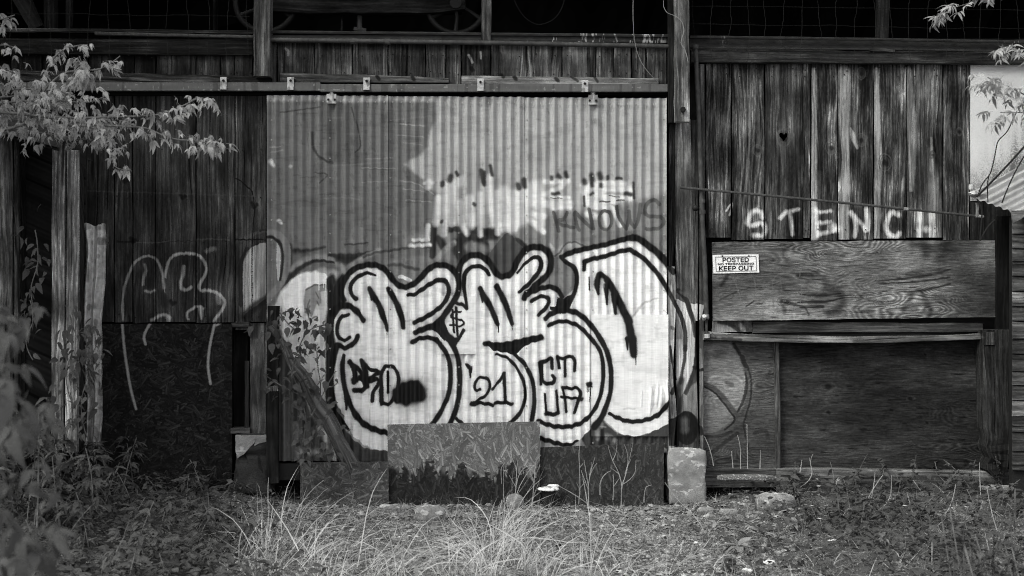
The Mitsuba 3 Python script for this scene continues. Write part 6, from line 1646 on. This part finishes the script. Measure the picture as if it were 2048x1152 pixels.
p = np.vstack([in_picture(5000, 460, 1600, 990, 1180), in_picture(900, 560, 1400, 1003, 1030)])
n_ = len(p)
single('gravel', scatter(flat, p, rng.uniform(0, 6.28, n_), rng.normal(0, .2, n_), rng.normal(0, .2, n_), rng.uniform(.008, .03, n_) * rng.choice([1, 1, 1, 1.8, 2.6], n_)), 'stone', 'small stones and crumbs on the soil', 'gravel', kind='stuff')


def tufts(spots):
    out = []
    for x, y, n, head, sp, ln, lean in spots:
        n = int(n * .62)
        b = ground_at(x, y)
        base = b + np.stack([rng.normal(0, .05, n), rng.normal(0, .06, n), np.zeros(n)], 1)
        out.append(blades(base, head + rng.normal(0, sp, n), ln * rng.uniform(.5, 1.15, n), np.abs(rng.normal(lean, .25, n)), rng.uniform(.3, 1.7, n), rng.uniform(.003, .008, n)))
    return out


DRY = [(1012, 1085, 50, .55, .30, .52, .55), (1000, 1110, 60, .6, .5, .50, .5), (1040, 1130, 60, 2.0, 1.2, .40, .6), (960, 1130, 50, 2.6, .8, .45, .8), (1060, 1150, 50, 1.5, 1.5, .4, .6), (900, 1150, 40, 2.8, 1.0, .45, .8), (1100, 1160, 40, .4, 1.0, .42, .8), (980, 1160, 50, 1.6, 1.5, .40, .5),
       (560, 1090, 36, .6, .6, .5, .5), (530, 1120, 40, 1.2, 1.0, .42, .5), (620, 1130, 46, .8, .9, .46, .7), (690, 1120, 34, .3, .7, .5, .9), (560, 1160, 40, 1.0, 1.2, .4, .5), (650, 1170, 44, 1.6, 1.3, .4, .6), (740, 1150, 34, .4, 1.0, .45, .8), (820, 1140, 36, .3, .8, .5, .9), (870, 1100, 20, .2, .5, .45, 1.0), (790, 1170, 36, 1.4, 1.4, .38, .6),
       (500, 1150, 26, 1.2, 1.0, .4, .4), (1180, 1150, 26, 2.0, 1.4, .34, .7), (1240, 1165, 22, .8, 1.2, .34, .7), (590, 1050, 14, .6, .5, .4, .5), (520, 1060, 14, 1.4, .6, .35, .3), (1000, 1060, 16, .8, .4, .35, .6), (720, 1075, 10, .2, .6, .4, 1.1), (960, 1070, 14, 3.0, .6, .42, 1.1), (1130, 1120, 20, 3.0, .8, .4, 1.1), (1330, 1150, 14, 1.5, 1.5, .25, .8), (460, 1165, 24, 1.2, 1.2, .38, .5), (1150, 1060, 12, .6, 1.5, .20, .8), (1210, 1090, 16, 1.0, 1.5, .22, .8), (1290, 1070, 12, 2.0, 1.5, .18, .8), (1360, 1110, 16, 1.5, 1.5, .22, .8), (1420, 1150, 16, .5, 1.5, .25, .7), (1250, 1130, 18, 2.4, 1.4, .25, .8), (1500, 1130, 12, 1.5, 1.5, .2, .8), (1100, 1040, 10, .8, 1.2, .22, .7), (880, 1050, 10, 1.5, 1.5, .2, .8), (800, 1075, 12, .5, 1.5, .25, .9), (1650, 1140, 14, 1.5, 1.5, .22, .7), (1800, 1130, 14, .8, 1.5, .22, .7)]
LONG = []
for x, y, n in ((1010, 1100, 12), (600, 1130, 8), (560, 1110, 6), (700, 1140, 6), (1060, 1150, 8), (880, 1150, 8), (520, 1150, 5), (960, 1150, 8), (1180, 1160, 4)):
    b = ground_at(x, y)
    LONG.append(blades(b + np.stack([rng.normal(0, .06, n), rng.normal(0, .06, n), np.zeros(n)], 1), rng.normal(.3, 1.2, n), rng.uniform(.45, .75, n), np.abs(rng.normal(.6, .25, n)), rng.uniform(.5, 1.3, n), rng.uniform(.006, .010, n), 10))
single('dry_grass', join(tufts(DRY) + LONG), 'straw', 'pale dry grass arching over the middle of the yard', 'dry grass', kind='stuff')
p = np.vstack([patches(in_picture(3400, 420, 1700, 1015, 1200, lambda x, y: ramp(420, 600, x) * (1 - .7 * ramp(1050, 1250, x))), 1.8, .45, 12), in_picture(500, 1100, 2060, 1000, 1190)])
n_ = len(p)
single('fallen_straw', blades(p, rng.uniform(0, 6.28, n_), rng.uniform(.06, .28, n_), rng.uniform(.9, 1.5, n_), rng.uniform(0, .5, n_), rng.uniform(.002, .005, n_), 4), 'straw', 'fallen straw lying across the yard', 'straw', kind='stuff')
p = np.vstack([in_picture(3000, 480, 1180, 1000, 1200), in_picture(2400, 1100, 2060, 985, 1190)])
p = patches(p, 2, .40, 7)
n_ = len(p)
single('green_grass', blades(p, rng.uniform(0, 6.28, n_), rng.uniform(.05, .16, n_), rng.uniform(.1, .7, n_), rng.uniform(.2, 1.3, n_), rng.uniform(.002, .005, n_), 4), 'green_blade', 'short green grass among the litter', 'grass', kind='stuff')

# ------------------------------------------------------------------ things lying about
for x0, x1, y0, y1, lab, rough in ((826, 890, 1015, 1045, 'rounded grey rock in front of the pale strand board', .3), (1514, 1592, 980, 1014, 'lichened rock beside the right weeds', .22), (1010, 1050, 990, 1016, 'squarish stone at the right foot of the pale strand board', .15), (1288, 1335, 978, 998, 'flat stone at the foot of the right concrete pier', .2), (757, 800, 1012, 1028, 'small stone under the pale strand board', .35),
                                   (1395, 1430, 1018, 1032, 'flat pale chip of stone in front of the right concrete pier', .2), (1440, 1482, 1022, 1034, 'flat pale slab of stone left of the lichened rock', .2), (925, 952, 1028, 1040, 'small stone right of the rounded rock', .3)):
    g = ground_at((x0 + x1) / 2, y1 - 3)
    k = (D + g[1]) / F
    wd, ht = (x1 - x0) * k, (y1 - y0) * k
    v, f = rounded_rock((wd, wd * .7, ht * 1.25), int(x0), 3, rough, .2)
    single('rock', (v + g + [0, wd * .2, ht * .35], f), 'stone', lab, 'rock', smooth=45)
g = ground_at(1098, 1014)
sp = thing('standpipe', 'black pipe stub capped with a chipped white ring in front of the boards', 'pipe')
k = (D + g[1]) / F
top = at(1098, 978, g[1])
part(sp, 'stub', rod(g - [0, 0, .05], [g[0], g[1], top[2] - .004], .052, 20), 'black_steel', smooth=40)
part(sp, 'ring', lathe([(.028, 0), (.082, 0), (.086, .006), (.080, .014), (.040, .020), (.028, .016), (.028, 0)], 28, [top[0] - .005, top[1], top[2] - .006]), 'white_enamel', smooth=40)
part(sp, 'ring_chip', (rounded_rock((.10, .05, .024), 7, 2, .3)[0] + [top[0] + .035, top[1] + .03, top[2] + .022], rounded_rock((.10, .05, .024), 7, 2, .3)[1]), 'white_enamel', smooth=True)
g = ground_at(1458, 1150)
m = lathe([(0, -.10), (.040, -.10), (.041, .03), (.039, .052), (.033, .060), (.020, .063), (.015, .061), (.013, .03), (0, .028)], 24)
m.apply_transform(trimesh.transformations.rotation_matrix(.30, [1, .3, 0]))
m.apply_translation(g + [0, 0, .035])
single('bottle', m, 'bottle_brown', 'dark bottle stuck in the ground with its round open mouth up, at the bottom edge', 'bottle', smooth=40)
for x, y, s, lab in ((1540, 1132, 1.0, 'crumpled white scrap of paper right of the bottle'), (1495, 1146, .8, 'small white scrap of paper at the bottom edge right of the bottle'), (1392, 1088, .45, 'tiny white scrap of paper left of the rosette')):
    g = ground_at(x, y)
    v, f = rounded_rock((.07 * s, .08 * s, .035 * s), int(x), 3, .6)
    single('paper_scrap', (v + g + [0, 0, .02 * s], f), 'paper', lab, 'paper', smooth=False)
g = ground_at(900, 1105)
for (x0, y0), (x1, y1), lab in (((890, 1108), (965, 1098), 'short grey stick lying in the dry grass'), ((885, 1090), (960, 1086), 'dark stick lying behind the short grey stick')):
    single('stick', tube(spline([ground_at(x0, y0) + [0, 0, .03], (ground_at(x0, y0) + ground_at(x1, y1)) / 2 + [0, 0, .045], ground_at(x1, y1) + [0, 0, .03]], 8), [.016, .010], 7), 'dead_stem' if 'short' in lab else 'twig', lab, 'stick')

# ------------------------------------------------------------------ the boards' table, read by the materials
TAB_TONE, TAB_CON, TAB_LINE = (mi.Float(np.array(t_, np.float32)) for t_ in (TONE, CON, LINE))
dr.eval(TAB_TONE, TAB_CON, TAB_LINE)
